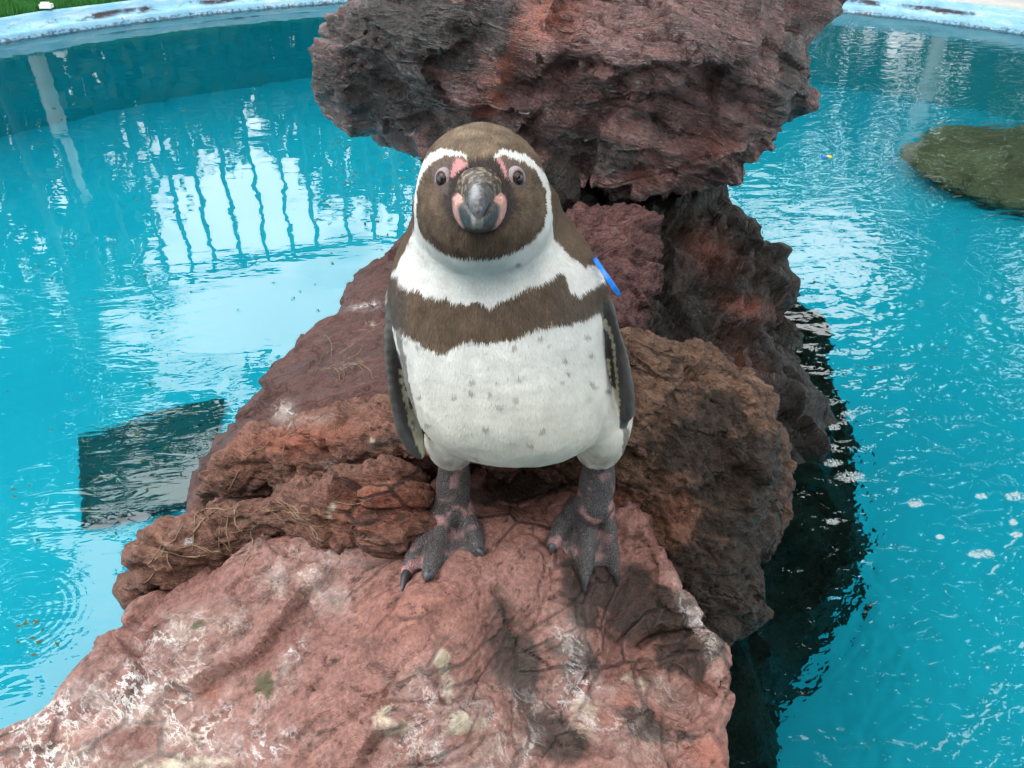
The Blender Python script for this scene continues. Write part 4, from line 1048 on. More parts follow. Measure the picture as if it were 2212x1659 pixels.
FACE = [zh(*q) for q in [(340, 560), (345, 700), (352, 800), (385, 895), (450, 970), (520, 1020), (620, 1055), (720, 1076), (830, 1080), (930, 1066), (1040, 1032), (1130, 986), (1210, 922), (1262, 850), (1298, 770), (1312, 560), (1320, 400), (1260, 200), (1120, 40), (900, -30), (600, 0), (400, 150), (330, 380)]]
BACK_L = [zh(*q) for q in [(352, 640), (338, 760), (330, 850), (318, 910), (290, 975), (262, 1035), (232, 1090), (200, 1150), (150, 1200), (60, 1250), (-200, 1250), (-200, 0), (340, 300)]]
BACK_R = [zh(*q) for q in [(1290, 560), (1310, 700), (1325, 850), (1345, 930), (1400, 985), (1445, 1050), (1500, 1085), (1560, 1135), (1620, 1115), (1680, 1160), (1790, 1200), (1990, 1200), (1990, 300), (1270, 300)]]
BAND = [(836, 590), (856, 594), (862, 611), (870, 617), (882, 621), (910, 624), (918, 637), (938, 634), (962, 643), (986, 652), (1010, 652), (1022, 646), (1055, 661), (1081, 650), (1111, 632), (1141, 620), (1168, 611), (1191, 599), (1203, 587), (1215, 590), (1224, 611), (1233, 626),
        (1248, 638), (1266, 626), (1284, 612), (1330, 600), (1330, 668), (1292, 671), (1262, 684), (1222, 700), (1180, 703), (1142, 713), (1102, 732), (1062, 738), (1002, 736), (984, 744), (968, 757), (946, 762), (925, 748), (900, 734), (872, 716), (862, 706), (836, 700)]
PINK = [[zh(*q) for q in [(640, 372), (680, 378), (725, 400), (720, 430), (685, 440), (650, 470), (625, 510), (600, 500), (603, 450), (620, 400)]],
        [zh(*q) for q in [(930, 362), (962, 368), (990, 410), (1000, 450), (1006, 500), (992, 505), (970, 460), (945, 415)]]]
LORE = [zh(*q) for q in [(600, 520), (640, 420), (700, 400), (800, 380), (900, 390), (960, 420), (1005, 520), (1040, 600), (1060, 700), (1010, 790), (930, 850), (800, 890), (690, 860), (610, 790), (560, 680), (570, 580)]]
EYEPATCH = [[zh(*q) for q in [(455, 440), (520, 385), (620, 370), (650, 400), (600, 500), (590, 600), (540, 620), (490, 580)]], [zh(*q) for q in [(970, 380), (1080, 370), (1140, 420), (1150, 510), (1110, 590), (1050, 600), (1010, 520)]]]
SPOTS = [zf(*q) for q in [(580, 378), (722, 388), (838, 365), (575, 436), (685, 447), (828, 475), (733, 522), (485, 470), (815, 190), (1012, 168), (1100, 262), (1112, 330), (1222, 130), (1240, 225), (1265, 410), (1250, 385), (975, 657), (655, 640), (912, 742), (330, 622), (285, 465), (210, 150), (280, 190), (960, 130), (1335, 430), (1075, 378)]] + [zh(1105, 1125)]
BROWN = np.array([0.078, 0.055, 0.039]); WHITE = np.array([0.49, 0.49, 0.475]); CROWN = np.array([0.125, 0.092, 0.064]); GREYB = np.array([0.065, 0.056, 0.050])
rs = np.random.default_rng(21)
def feather_colour(P, N, jit=5.0):
    u, v = project(P)
    u = u + jit * fbm(P * 130, 2) + 2.0 * fbm(P * 45, 2); v = v + jit * 1.2 * fbm(P * 130 + 31, 2) + 2.0 * fbm(P * 45 + 8, 2)
    uv = (u, v); c = np.tile(WHITE, (len(P), 1))
    warm = sstep(700, 980, v)[:, None]; c = c * (1 - 0.10 * warm * np.array([0.3, 0.7, 1.6]))
    back = (N[:, 1] > 0.28)
    dband = in_poly(BAND, u, v); dface = in_poly(FACE, u, v)
    m = sstep(-2.5, 2.5, dband)[:, None]; c = c * (1 - m) + (BROWN * (1.0 + 0.25 * fbm(P * 60, 3)[:, None])) * m
    m = (sstep(855, 905, u) < 0.5) & (dband > -3); c[m] = c[m] * 0.4 + GREYB * 0.6
    m = (u > 1195) & (dband > 0); c[m] = c[m] * 0.55 + GREYB * 0.45
    onbody = dface < 0
    for pl in (BACK_L, BACK_R):
        m = (sstep(-2.0, 2.0, in_poly(pl, u, v)) * onbody)[:, None]; c = c * (1 - m) + BROWN * 1.15 * m
    # dark line down each flank, under the flipper
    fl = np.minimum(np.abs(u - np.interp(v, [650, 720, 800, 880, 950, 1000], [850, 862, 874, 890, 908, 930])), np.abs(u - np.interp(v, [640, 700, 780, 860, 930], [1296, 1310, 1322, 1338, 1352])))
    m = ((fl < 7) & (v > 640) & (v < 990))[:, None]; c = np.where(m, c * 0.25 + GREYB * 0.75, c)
    c[back & (P[:, 2] > 0.36)] = BROWN * 0.9
    m = sstep(-2, 2, dface)[:, None] * (1 - (back & (P[:, 2] < HEADC[2] - 0.05)))[:, None]
    crown = np.exp(-(((u - 1040) / 95) ** 2 + ((v - 300) / 48) ** 2))[:, None]
    fc = BROWN * (1 - 0.25 * sstep(430, 540, v)[:, None]) * (1 - crown) + CROWN * crown
    fc = fc * np.clip(1 + 0.45 * fbm(P * 75, 3)[:, None], 0.4, 1.8); c = c * (1 - m) + fc * m
    m = sstep(-14, 6, in_poly(LORE, u, v))[:, None]; c = c * (1 - m) + np.array([0.030, 0.024, 0.022]) * m
    for pl in EYEPATCH:
        m = sstep(-3, 4, in_poly(pl, u, v))[:, None] * 0.8; c = c * (1 - m) + np.array([0.085, 0.065, 0.062]) * m
    s = np.minimum(strip(BROW[0], P, uv), strip(BROW[1], P, uv)); m = (sstep(1.12, 0.88, s) * (N[:, 1] < 0.55))[:, None]; c = c * (1 - m) + WHITE * 0.98 * m
    for pl in PINK:
        m = sstep(-2, 2, in_poly(pl, u, v))[:, None]; c = c * (1 - m) + np.array([0.40, 0.19, 0.195]) * m
    for (a, b) in SPOTS:
        m = (0.62 * sstep(1.2, 0.5, np.hypot((u - a) / 7.5, (v - b) / 5.5)) * (v > 560))[:, None]; c = c * (1 - m) + np.array([0.13, 0.115, 0.10]) * m
    # cuffs: mottled grey just above the legs
    m = (sstep(958, 1000, v) * ((np.abs(u - 978) < 55) | (np.abs(u - 1296) < 45)) * (0.35 + 0.4 * fbm(P * 80, 2)))[:, None]; c = c * (1 - np.clip(m, 0, .8)) + np.array([0.13, 0.10, 0.085]) * np.clip(m, 0, .8)
    return np.clip(c, 0.01, 0.85)
foot, flip, fal, fside, flong = parts_of(BP)
skin = feather_colour(BP, BN)
pk = sstep(0.20, 0.50, fbm(BP * 38 + 3, 4)) * sstep(-0.5, 0.3, perlin(BP * 22))
fc = np.array([0.031, 0.028, 0.031]) * (1 + 0.3 * fbm(BP * 70, 3))[:, None]
fc = fc * (1 - pk[:, None]) + np.array([0.34, 0.165, 0.165]) * pk[:, None]
wb = np.zeros(len(BP))
for (ta, tb2) in webs[:2] + webs[2:]:
    for i in range(3):
        for j in (0.35, 0.5, 0.65):
            q = ta[i] * (1 - j) + tb2[i] * j; wb = np.maximum(wb, np.exp(-((BP - q) ** 2).sum(1) / 0.006 ** 2))
wb = wb * sstep(-0.4, 0.2, fbm(BP * 60 + 9, 2)) * 0.8
fc = fc * (1 - wb[:, None]) + np.array([0.33, 0.16, 0.16]) * wb[:, None]
skin = np.where(foot[:, None] > 0.5, fc, skin)
jag = 0.10 * fbm(BP * 160, 2) + 0.06 * fbm(BP * 60, 2)
under_ = fside > -0.001
yel = (under_ & (fal + 0.45 * jag > -0.32) & (fal + 0.45 * jag < 0.60) & (flong > 0.22)).astype(float)
dkst = under_ & (np.abs(fal - 0.12 + jag) < 0.2) & (flong > 0.2) & (flong < 0.62)
flc = np.array([0.042, 0.039, 0.037]) * (1 + 0.25 * fbm(BP * 90, 2))[:, None]
flc = np.where(yel[:, None] > 0, np.array([0.34, 0.315, 0.235]) * (1 - 0.6 * (fbm(BP * 120 + 5, 2) > 0.62))[:, None], flc)
flc = np.where(dkst[:, None], np.array([0.045, 0.040, 0.038]), flc)
skin = np.where(flip[:, None] > 0.5, flc, skin)
bare = np.maximum(foot, flip)

t = NT('penguin_skin'); c = t.coords()
fo = t.attr('foot'); br_ = t.attr('bare')
sc_ = t.voro(t.mapping(c, (1, 1, 0.8)), 330, 'DISTANCE_TO_EDGE')
scale = t.step(sc_, 0.03, 0.20)
fine = t.noise(t.mapping(c, (260, 260, 90)), 1.0, 4, 0.6)
col = t.attr('col', 'Color')
lighter = t.mix(t.math('MULTIPLY', fo, t.math('MULTIPLY', t.step(scale, 0.7, 0.1), 0.36)), col, (0.19, 0.165, 0.16))
gx = t.add('ShaderNodeMix', data_type='RGBA', blend_type='MULTIPLY'); gx.inputs['Factor'].default_value = 1.0
t.link(lighter, gx.inputs['A']); t.link(t.step(fine, 0.3, 0.7, 0.8, 1.12), gx.inputs['B'])
hg = t.math('ADD', t.math('MULTIPLY', fo, scale), t.math('MULTIPLY', fine, 0.35))
skin_m = t.principled(gx.outputs['Result'], t.mix(br_, (0.85, 0.85, 0.85), (0.5, 0.5, 0.5)), 0.35, t.bump(hg, 0.8, 0.003))

peng = empty('penguin', at_y(1130, 1120, 0.77) * np.array([1, 1, 0]) + np.array([0, 0, 0.33]),
             'brown and white penguin standing on the rocks, facing the camera, blue band on one flipper', 'penguin')
body_o = mesh_obj('body', BP, BQ, skin_m, peng, attrs={'col': skin, 'foot': foot, 'bare': bare})

# plumage: short flat feathers lying over the skin, each coloured where it grows
t = NT('plumage'); col = t.attr('col', 'Color')
pl_m = t.principled(col, 0.8, 0.1)
tri = np.concatenate([BQ[:, [0, 1, 2]], BQ[:, [0, 2, 3]]])
ar = np.linalg.norm(np.cross(BP[tri[:, 1]] - BP[tri[:, 0]], BP[tri[:, 2]] - BP[tri[:, 0]]), axis=1)
okf = (bare[tri].max(1) < 0.5); ar = ar * okf
# nothing on the far side is ever this close: the front gets twice the density
ar = ar * np.where(BN[tri[:, 0], 1] < 0.25, 1.0, 0.35)
NF = 170000
pick = rs.choice(len(tri), NF, p=ar / ar.sum()); w = rs.dirichlet((1, 1, 1), NF)
R0 = (BP[tri[pick]] * w[..., None]).sum(1); N0 = (BN[tri[pick]] * w[..., None]).sum(1); N0 /= np.linalg.norm(N0, axis=1)[:, None]
hd = sstep(0.075, 0.055, np.linalg.norm((R0 - HEADC) * np.array([1, 0.9, 1.0]), axis=1))
flow = np.array([0, 0.05, -1.0]) + np.zeros((NF, 3))
beak_c = HEADC + np.array([0, -0.075, -0.022])
away = R0 - beak_c; away /= np.linalg.norm(away, axis=1)[:, None]
flow = flow * (1 - hd[:, None]) + away * hd[:, None]
flow = flow + 0.16 * np.c_[perlin(R0 * 28), perlin(R0 * 28 + 7), perlin(R0 * 28 + 13)] + rs.normal(0, 0.16, (NF, 3))
T = flow - N0 * (flow * N0).sum(1)[:, None]; T /= np.linalg.norm(T, axis=1)[:, None] + 1e-9
S = np.cross(N0, T)
ln = (0.0060 * (1 - hd) + 0.0034 * hd) * rs.uniform(0.7, 1.3, NF); wdt = (0.00062 * (1 - hd) + 0.00045 * hd) * rs.uniform(0.7, 1.3, NF)
lift = rs.uniform(0.0002, 0.0007, NF) * (1 - 0.3 * hd)
cuff = sstep(0.030, 0.0, np.minimum(np.abs(R0[:, 2] - leg_top[0]), np.abs(R0[:, 2] - leg_top[1])))
lift = lift + cuff * 0.0012
clump = 1 + 0.10 * fbm(R0 * np.array([55, 55, 26]), 3)[:, None]
fcol = feather_colour(R0, N0, 3.0) * (1 + rs.normal(0, 1, (NF, 1)) * 0.045) * np.clip(clump, 0.7, 1.15)
brn = (fcol.max(1) < 0.25)[:, None]; fcol = np.where(brn, fcol * (1 + rs.normal(0, 0.16, (NF, 1))), fcol)
V = np.stack([R0 - S * wdt[:, None] + N0 * 0.0001, R0 + S * wdt[:, None] + N0 * 0.0001, R0 + T * ln[:, None] + N0 * lift[:, None]], 1).reshape(-1, 3)
pm = mesh_obj('plumage', V, np.arange(3 * NF).reshape(NF, 3), pl_m, peng, attrs={'col': np.repeat(np.clip(fcol, 0.005, 0.9), 3, 0)}, smooth=False)
pm['kind'] = 'stuff'

# beak: two mandibles lofted along the axis, pointing at the camera and a little down
def loft(st, n=72):
    # resample along the axis so that the colouring has enough points to sit on
    kk = np.linspace(0, len(st) - 1, 70); jj = np.arange(len(st))
    Cs = np.array([q[0] for q in st]); cc = np.c_[[np.interp(kk, jj, Cs[:, i]) for i in range(3)]].T
    qq = [np.interp(kk, jj, [q[i] for q in st]) for i in (1, 2, 3)]
    st = [(cc[i], qq[0][i], qq[1][i], qq[2][i], st[0][4], st[0][5]) for i in range(70)]
    return loft2(st, n)
def loft2(st, n):
    """stations (centre, half width, half up, half down, up axis tilt) -> closed surface"""
    V = []
    for (c, hw, hu, hd_, fwd, up) in st:
        for k in range(n):
            w = 2 * math.pi * k / n; cw, sw = math.cos(w), math.sin(w)
            V.append(np.array(c) + np.array([1, 0, 0]) * hw * math.copysign(abs(cw) ** 0.85, cw) + up * (hu if sw > 0 else hd_) * math.copysign(abs(sw) ** 0.85, sw))
    m = len(st); Fq = [(i * n + k, i * n + (k + 1) % n, (i + 1) * n + (k + 1) % n, (i + 1) * n + k) for i in range(m - 1) for k in range(n)]
    V.append(np.array(st[0][0])); V.append(np.array(st[-1][0]))
    Fq += [(m * n, (k + 1) % n, k) for k in range(n)] + [(m * n + 1, (m - 1) * n + k, (m - 1) * n + (k + 1) % n) for k in range(n)]
    return np.array(V), Fq
def along(p0, p1, k): return p0 * (1 - k) + p1 * k
root = at_y(1036, 418, 0.690); tip = at_y(1032, 436, 0.600)
ax_ = (tip - root); ax_ /= np.linalg.norm(ax_); upv = np.cross(np.array([1.0, 0, 0]), ax_); upv *= np.sign(upv[2]); upv /= np.linalg.norm(upv)
up_st = []
for k, hw, hu, hd_, off in [(0, .0235, .0245, .008, .000), (.15, .0228, .0225, .008, .000), (.32, .0180, .0180, .008, .000), (.5, .0126, .0138, .0080, -.000), (.68, .0094, .0110, .0080, -.001), (.82, .0076, .0090, .0080, -.0030), (.92, .0066, .0066, .0070, -.0045), (1.0, .0040, .0044, .0062, -.0065), (1.03, .0016, .0018, .0040, -.0085)]:
    up_st.append((along(root, tip, k) + upv * off, hw * 0.90, hu, hd_, ax_, upv))
lo_st = []
for k, hw, hu, hd_, off in [(0, .0285, .012, .0300, -.002), (.12, .0280, .011, .0292, -.003), (.30, .0250, .009, .0262, -.005), (.5, .0200, .006, .0205, -.007), (.68, .0148, .004, .0150, -.0095), (.80, .0105, .003, .0108, -.0115), (.88, .0068, .002, .0070, -.0130), (.915, .0025, .0008, .0025, -.0145)]:
    lo_st.append((along(root, tip, k) + upv * off, hw * 0.90, hu, hd_, ax_, upv))
def beak_col(V, upper):
    u, v = project(V); q = V - root; k = (q @ ax_) / np.linalg.norm(tip - root); h_ = q @ upv
    n_ = fbm(V * np.array([260, 200, 260]), 4, 0.65)
    horn = np.array([0.045, 0.045, 0.050]) * np.clip(1 + 0.9 * n_, 0.25, 2.2)[:, None]
    if upper:
        pale_ = (np.exp(-((V[:, 0] - root[0] + 0.0015) / 0.004) ** 2) * sstep(0.25, 0.6, k) * sstep(1.0, 0.8, k))[:, None]
        horn = horn * (1 - 0.55 * pale_) + np.array([0.30, 0.32, 0.34]) * 0.55 * pale_
        base = sstep(0.74, 0.42, k + 0.16 * n_)[:, None]
        c = horn * (1 - base) + np.array([0.028, 0.022, 0.020]) * (1 + 0.6 * n_)[:, None] * base
        fl_ = (sstep(0.05, 0.5, n_) * base[:, 0])[:, None]; c = c * (1 - 0.5 * fl_) + np.array([0.33, 0.26, 0.17]) * 0.5 * fl_
        return np.clip(c, 0.01, 0.8)
    d = np.abs(V[:, 0] - (root[0] + tip[0]) / 2)
    vv_ = v + 2.0 * n_
    pk_ = (sstep(0.60, 0.46, k + 0.06 * n_) * sstep(0.0120, 0.0145, d + 0.0015 * n_))[:, None]
    c = horn * 0.55 * (1 - pk_) + np.array([0.33, 0.17, 0.165]) * (1 + 0.25 * n_)[:, None] * pk_
    tp_ = (sstep(0.72, 0.88, k) * sstep(0.006, 0.003, d))[:, None]; c = c * (1 - 0.6 * tp_) + np.array([0.26, 0.25, 0.23]) * 0.6 * tp_
    ye = (pk_[:, 0] * sstep(0.30, 0.42, k) * sstep(0.0, 0.5, n_))[:, None]; c = c * (1 - ye * 0.6) + np.array([0.5, 0.40, 0.2]) * ye * 0.6
    bl_ = (sstep(0.30, 0.20, k + 0.05 * n_))[:, None]; c = c * (1 - bl_) + np.array([0.018, 0.016, 0.018]) * bl_
    return np.clip(c, 0.01, 0.8)
t = NT('beak_horn'); c = t.coords(); nz = t.noise(t.mapping(c, (300, 90, 90)), 1.0, 4, 0.6)
beak_m = t.principled(t.attr('col', 'Color'), 0.42, 0.28, t.bump(nz, 0.7, 0.002))
bk = bpy.data.objects.new('beak', None); COL.objects.link(bk); bk.parent = peng; bk.location = Vector(root) - peng.location; bk.empty_display_size = 0.02
for nm, st in (('upper_mandible', up_st), ('lower_mandible', lo_st)):
    V, Fq = loft(st)
    me_o = mesh_obj(nm, V, Fq, beak_m, bk, attrs={'col': beak_col(V, nm[0] == 'u')})
    sub = me_o.modifiers.new('smooth', 'SUBSURF'); sub.levels = 1; sub.render_levels = 1

# eyes: a ball with iris and pupil, a bare ring around it
body_bvh = BVHTree.FromPolygons([tuple(p) for p in BP], [tuple(q) for q in BQ.tolist()])
def sphere(c, r, n=24, m=14, flat=(1, 1, 1)):
    V = [(c[0] + r * math.sin(math.pi * j / m) * math.cos(2 * math.pi * i / n) * flat[0], c[1] + r * math.sin(math.pi * j / m) * math.sin(2 * math.pi * i / n) * flat[1], c[2] + r * math.cos(math.pi * j / m) * flat[2]) for j in range(m + 1) for i in range(n)]
    return np.array(V), [(j * n + i, (j + 1) * n + i, (j + 1) * n + (i + 1) % n, j * n + (i + 1) % n) for j in range(m) for i in range(n)]
def lathe_on(o, axis, prof, n=28):
    """rings around an axis: (radius, height)"""
    axis = axis / np.linalg.norm(axis); a = np.cross(axis, [0, 0, 1.0]); a /= np.linalg.norm(a); b = np.cross(axis, a)
    V = np.array([o + axis * h_ + r * (math.cos(2 * math.pi * i / n) * a + math.sin(2 * math.pi * i / n) * b * 1.18) for (r, h_) in prof for i in range(n)])
    return V, [(j * n + i, j * n + (i + 1) % n, (j + 1) * n + (i + 1) % n, (j + 1) * n + i) for j in range(len(prof) - 1) for i in range(n)]
iris_m = NT('iris'); iris_m = iris_m.principled((0.030, 0.014, 0.012), 0.12, 0.25)
pupil_m = NT('pupil'); pupil_m = pupil_m.principled((0.004, 0.004, 0.005), 0.08, 0.3)
lid_m = plain('eye_ring_skin', (0.20, 0.155, 0.165), 0.55, 0.4, 0.25, 400, 0.4)
for (uu, vv) in (zh(531, 512), zh(1088, 504)):
    d = ray(uu, vv); d /= np.linalg.norm(d); r_ = body_bvh.ray_cast(Vector((0, 0, H)), Vector(d)); s0 = np.array(r_[0]); nrm = np.array(r_[1])
    if nrm @ d > 0: nrm = -nrm
    sg = -1 if uu < 1040 else 1
    axis = np.array([sg * 0.62, -0.78, 0.22]); axis = axis / np.linalg.norm(axis)
    o = s0 - axis * 0.0026
    e = bpy.data.objects.new('eye', None); COL.objects.link(e); e.parent = peng; e.location = Vector(o) - peng.location; e.empty_display_size = 0.01
    V, Fq = lathe_on(o, axis, [(0.0066 * math.cos(a), 0.0060 * math.sin(a)) for a in np.linspace(0.0, 1.5, 9)] + [(0.00004, 0.0060)]); mesh_obj('iris', V, Fq, iris_m, e)
    V, Fq = lathe_on(o, axis, [(0.0038, 0.0046), (0.0036, 0.0055), (0.0028, 0.0060), (0.0017, 0.0063), (0.00004, 0.0064)]); mesh_obj('pupil', V, Fq, pupil_m, e)
    V, Fq = lathe_on(o, axis, [(0.0092, -0.002), (0.0089, 0.0008), (0.0081, 0.0024), (0.0072, 0.0033), (0.0062, 0.0031), (0.0056, 0.0020), (0.0058, 0.0)]); mesh_obj('eye_ring', V, Fq, lid_m, e)

# claws
claw_m = NT('claw_horn'); claw_m = claw_m.principled((0.022, 0.022, 0.026), 0.42, 0.5)
for (a, b, r) in CLAWS:
    d = b - a; d_l = np.linalg.norm(d); d /= d_l
    st = a - d * 0.005 + np.array([0, 0, 0.0015]); mid = (a + b) / 2 + np.array([0, 0, 0.0035])
    mb = MB(); mb.tube([st, a * 0.75 + b * 0.25 + np.array([0, 0, 0.003]), mid, b * 0.8 + a * 0.2 + np.array([0, 0, 0.0015]), b], [r * 0.62, r * 0.66, r * 0.52, r * 0.30, r * 0.08], 10)
    mb.build('claw', claw_m, peng, True)

# blue identification band on the upper flipper
band_m = NT('blue_plastic'); band_m = band_m.principled((0.004, 0.16, 0.62), 0.28, 0.5)
c0 = at_y(1311, 597, 0.765); la = at_y(1333, 629, 0.765) - at_y(1289, 565, 0.765); hl = np.linalg.norm(la) / 2; la /= np.linalg.norm(la)
dp = ray(1311, 597) + np.array([0.02, 0, 0.0]); dp -= la * (dp @ la); dp /= np.linalg.norm(dp); wa_ = np.cross(la, dp)
n = 40; prof = [(-0.0022, 0.0), (0.0022, 0.0), (0.0022, 0.0014), (-0.0022, 0.0014)]
V = []
for k in range(n):
    w = 2 * math.pi * k / n
    for (hh_, rr_) in prof: V.append(c0 + la * (hl + rr_) * math.cos(w) + dp * (0.026 + rr_) * math.sin(w) + wa_ * hh_)
Fq = [(k * 4 + q, ((k + 1) % n) * 4 + q, ((k + 1) % n) * 4 + (q + 1) % 4, k * 4 + (q + 1) % 4) for k in range(n) for q in range(4)]
bo = mesh_obj('flipper_band', np.array(V), Fq, band_m, peng, smooth=False)
bo['label'] = 'bright blue plastic identification band around the flipper'

# ------------------------------------------------------------------ small things
# dark hatch lying on the pool floor at the left
hm = plain('hatch_paint', (0.006, 0.075, 0.085), 0.7, 0.2, 0.3, 20)
cq = [under(u, v, -DEPTH + 0.03) for (u, v) in ((178, 948), (478, 862), (440, 1078), (186, 1135))]
he = empty('drain_hatch', np.mean(cq, 0) * np.array([1, 1, 0]) + np.array([0, 0, -DEPTH]), 'dark rectangular hatch on the pool floor at the left, under the reflections', 'hatch')
up = np.array([0, 0, 0.05])
b = MB(); b.add([p for p in cq] + [p + up * 0.4 for p in cq], [(0, 3, 2, 1), (4, 5, 6, 7), (0, 1, 5, 4), (1, 2, 6, 5), (2, 3, 7, 6), (3, 0, 4, 7)]); b.build('panel', hm, he)
b = MB()
for k in range(4): b.tube([cq[k] + up * 0.3, cq[(k + 1) % 4] + up * 0.3], 0.012, 6)
b.build('frame', hm, he)
for k in range(1, 8):
    a = k / 8; b = MB(); b.tube([cq[0] * (1 - a) + cq[3] * a + up * 0.36, cq[1] * (1 - a) + cq[2] * a + up * 0.36], 0.006, 6); b.build('slat', hm, he)

# foam
t = NT('foam'); foam_m = t.principled((0.42, 0.47, 0.48), 0.2, 0.5, Alpha=0.34)
def foam(u, v, ru, rv, seed, label):
    q = np.random.default_rng(seed); b = MB(); n = int(30 + ru * rv / 3)
    for _ in range(n):
        a = q.uniform(0, 6.283); r = math.sqrt(q.random()); w = at_z(u + math.cos(a) * r * ru, v + math.sin(a) * r * rv, 0.0)
        s_ = q.uniform(0.0010, 0.0034) * (1.15 - 0.5 * r); m = 4; nn_ = 7; V = []
        for j in range(m):
            el = j / m * math.pi / 2
            for i in range(nn_): V.append((w[0] + s_ * math.cos(el) * math.cos(i * 6.283 / nn_), w[1] + s_ * math.cos(el) * math.sin(i * 6.283 / nn_), 0.0006 + s_ * 0.4 * math.sin(el)))
        V.append((w[0], w[1], 0.0006 + s_ * 0.4))
        Fc = [(j * nn_ + i, j * nn_ + (i + 1) % nn_, (j + 1) * nn_ + (i + 1) % nn_, (j + 1) * nn_ + i) for j in range(m - 1) for i in range(nn_)] + [((m - 1) * nn_ + i, (m - 1) * nn_ + (i + 1) % nn_, m * nn_) for i in range(nn_)]
        b.add(V, Fc)
    o = b.build('foam_patch', foam_m, None, True); tag(o, label, 'foam', 'foam patches on the water at the right')
foam(1836, 1030, 34, 12, 1, 'largest whitish foam patch, long, floating over the dark rock at right')
foam(1800, 1000, 20, 9, 2, 'round foam patch just above the largest one over the dark rock')
foam(1797, 966, 15, 7, 3, 'oval foam patch over the dark rock, third up from the largest')
foam(1803, 922, 13, 8, 4, 'small foam patch over the dark rock, below the topmost one')
foam(1832, 893, 16, 5, 5, 'topmost thin foam patch over the dark submerged rock')
foam(1797, 1127, 14, 6, 6, 'small foam patch at the lower edge of the dark submerged rock')
foam(1977, 1087, 16, 10, 7, 'round foam patch alone on the open turquoise water')
foam(2120, 1197, 30, 10, 8, 'lowest and widest foam patch near the right edge of the picture')
foam(2192, 1072, 22, 10, 9, 'upper foam patch at the right edge of the picture')
foam(2120, 1072, 14, 6, 10, 'small foam patch left of the one at the right edge')
foam(2188, 1128, 10, 7, 11, 'tiny foam patch at right, upper of a close pair')
foam(2194, 1155, 14, 6, 12, 'tiny foam patch at right, lower of a close pair')
foam(2030, 1160, 9, 5, 13, 'faint tiny foam patch between the round one and the widest one')

# specks of leaf litter afloat
rl = np.random.default_rng(8); V = []
spots = [(rl.normal(820, 60), rl.normal(390, 60)) for _ in range(70)] + [(rl.uniform(20, 850), rl.uniform(150, 700)) for _ in range(80)] + [(rl.uniform(1600, 2200), rl.uniform(330, 900)) for _ in range(26)] + [(rl.uniform(10, 400), rl.uniform(800, 1300)) for _ in range(30)] + [(rl.uniform(20, 130), rl.uniform(1340, 1420)) for _ in range(14)]
for (u, v) in spots:
    w = at_z(u, v, 0.0015); s_ = rl.uniform(0.002, 0.006) * (1 + w[1] * 0.45); a = rl.uniform(0, 3.14); A_ = np.array([math.cos(a), math.sin(a), 0]); B_ = np.array([-math.sin(a), math.cos(a), 0])
    V += [w - A_ * s_, w + B_ * s_ * 0.4 + [0, 0, 0.001], w + A_ * s_, w - B_ * s_ * 0.4 + [0, 0, 0.001]]
V = np.array(V)
tag(mesh_obj('leaf_litter', V, np.arange(len(V)).reshape(-1, 4), plain('litter_brown', (0.05, 0.06, 0.02), 0.8, 0.2, 0.4)), 'small dark scraps of leaves floating on the pool water', 'leaf litter', kind='stuff')
w = at_z(1786, 338, 0.002)
b = MB(); b.box(w + np.array([-0.008, 0, 0]), (0.008, 0, 0), (0, 0.012, 0), (0, 0, 0.002)); b.build('x', None) if False else None
lf = empty('plastic_scrap', w, 'tiny blue and yellow scrap floating right of the boulder', 'scrap')
b.build('blue_half', plain('scrap_blue', (0.02, 0.10, 0.45), 0.4, 0.4), lf)
b = MB(); b.box(w + np.array([0.009, 0.001, 0]), (0.0075, 0, 0), (0, 0.011, 0), (0, 0, 0.0018)); b.build('yellow_half', plain('scrap_yellow', (0.45, 0.42, 0.05), 0.5, 0.4), lf)

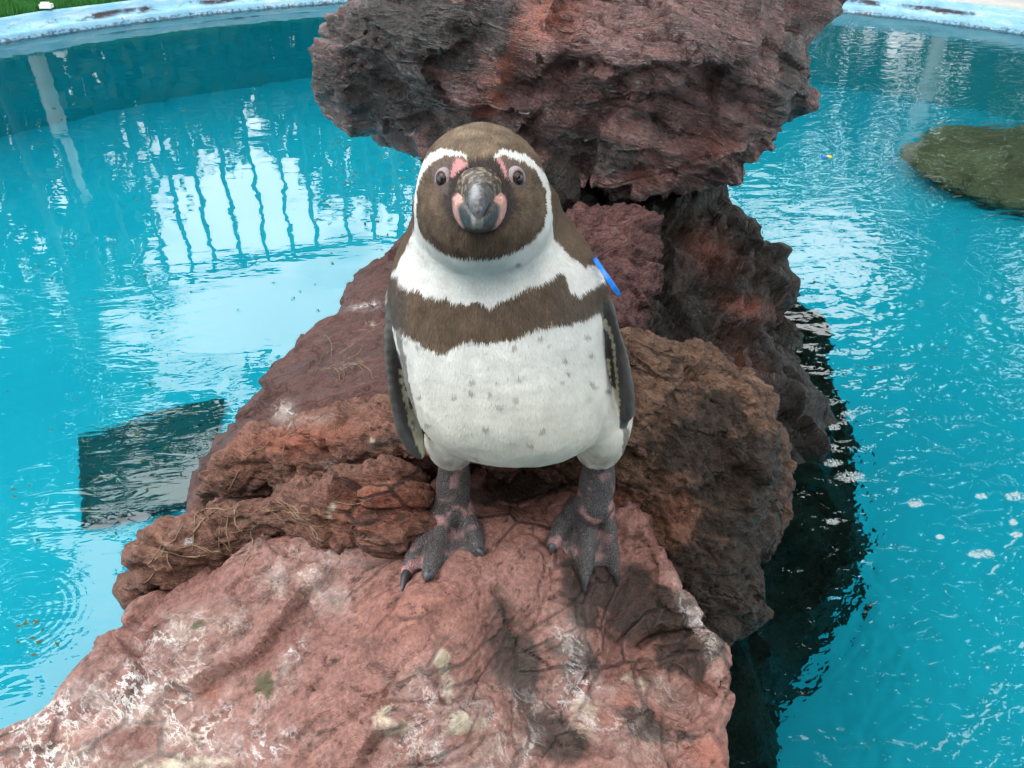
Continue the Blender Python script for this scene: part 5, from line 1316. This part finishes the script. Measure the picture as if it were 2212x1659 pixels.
# dry roots over the ledges
root_m = plain('dry_root', (0.17, 0.115, 0.075), 0.85, 0.2, 0.35, 120, 0.4)
rt2 = np.random.default_rng(17)
def root_strand(b, pts, r, which):
    P3 = []
    for (u, v) in pts:
        h = hit(u, v, which)
        if h is None: continue
        P3.append(h[0] + np.array([0, -0.35, 0.5]) * r * 1.5)
    # drop jumps
    out = [P3[0]] if P3 else []
    for p in P3[1:]:
        if np.linalg.norm(p - out[-1]) < 0.06: out.append(p)
    if len(out) > 3:
        k = len(out); b.tube(out, [r * (0.35 + 0.65 * math.sin(math.pi * (i + 0.4) / k)) for i in range(k)], 5)
def wander(u, v, ang, n, step, wob):
    L = [(u, v)]; a = math.radians(ang)
    for _ in range(n):
        a += rt2.normal(0, wob); u += math.cos(a) * step; v += math.sin(a) * step; L.append((u, v))
    return L
b = MB(); LD = ('lower_ledge_rock', 'upper_ledge_rock', 'slope_rock', 'guano_rock')
for (u, v, an, n, r) in [(545, 1078, 150, 16, .0016), (520, 1090, 130, 16, .0020), (470, 1100, 120, 14, .0022), (450, 1112, 105, 13, .0020), (500, 1085, 112, 16, .0013), (400, 1130, 110, 12, .0014), (600, 1085, 20, 18, .0017), (620, 1090, 35, 16, .0014), (330, 1185, 5, 16, .0022), (350, 1150, 100, 10, .0012),
                         (480, 1120, 85, 12, .0012), (560, 1100, 15, 14, .0012), (380, 1180, 40, 12, .0012), (430, 1180, 15, 14, .0014), (640, 1110, 50, 10, .0012), (700, 1075, 30, 14, .0013), (530, 1010, 160, 12, .0012), (600, 940, 140, 16, .0010), (680, 920, 165, 16, .0010), (300, 1230, -20, 12, .0012)]:
    root_strand(b, wander(u, v, an, n, 8.0, 0.28), r * 0.62, LD)
for _ in range(14):
    root_strand(b, wander(rt2.normal(775, 55), rt2.normal(770, 38), rt2.uniform(-60, 20), 9, 7.0, 0.35), rt2.uniform(.0005, .0009), ('slope_rock', 'upper_ledge_rock'))
for _ in range(10):
    root_strand(b, wander(rt2.uniform(320, 620), rt2.uniform(1080, 1230), rt2.uniform(40, 150), 8, 8.0, 0.3), rt2.uniform(.0006, .0011), LD)
o = b.build('dry_roots', root_m, None, True)
tag(o, 'tangle of thin dry tan roots clinging to the ledges left of the penguin', 'roots', kind='stuff')
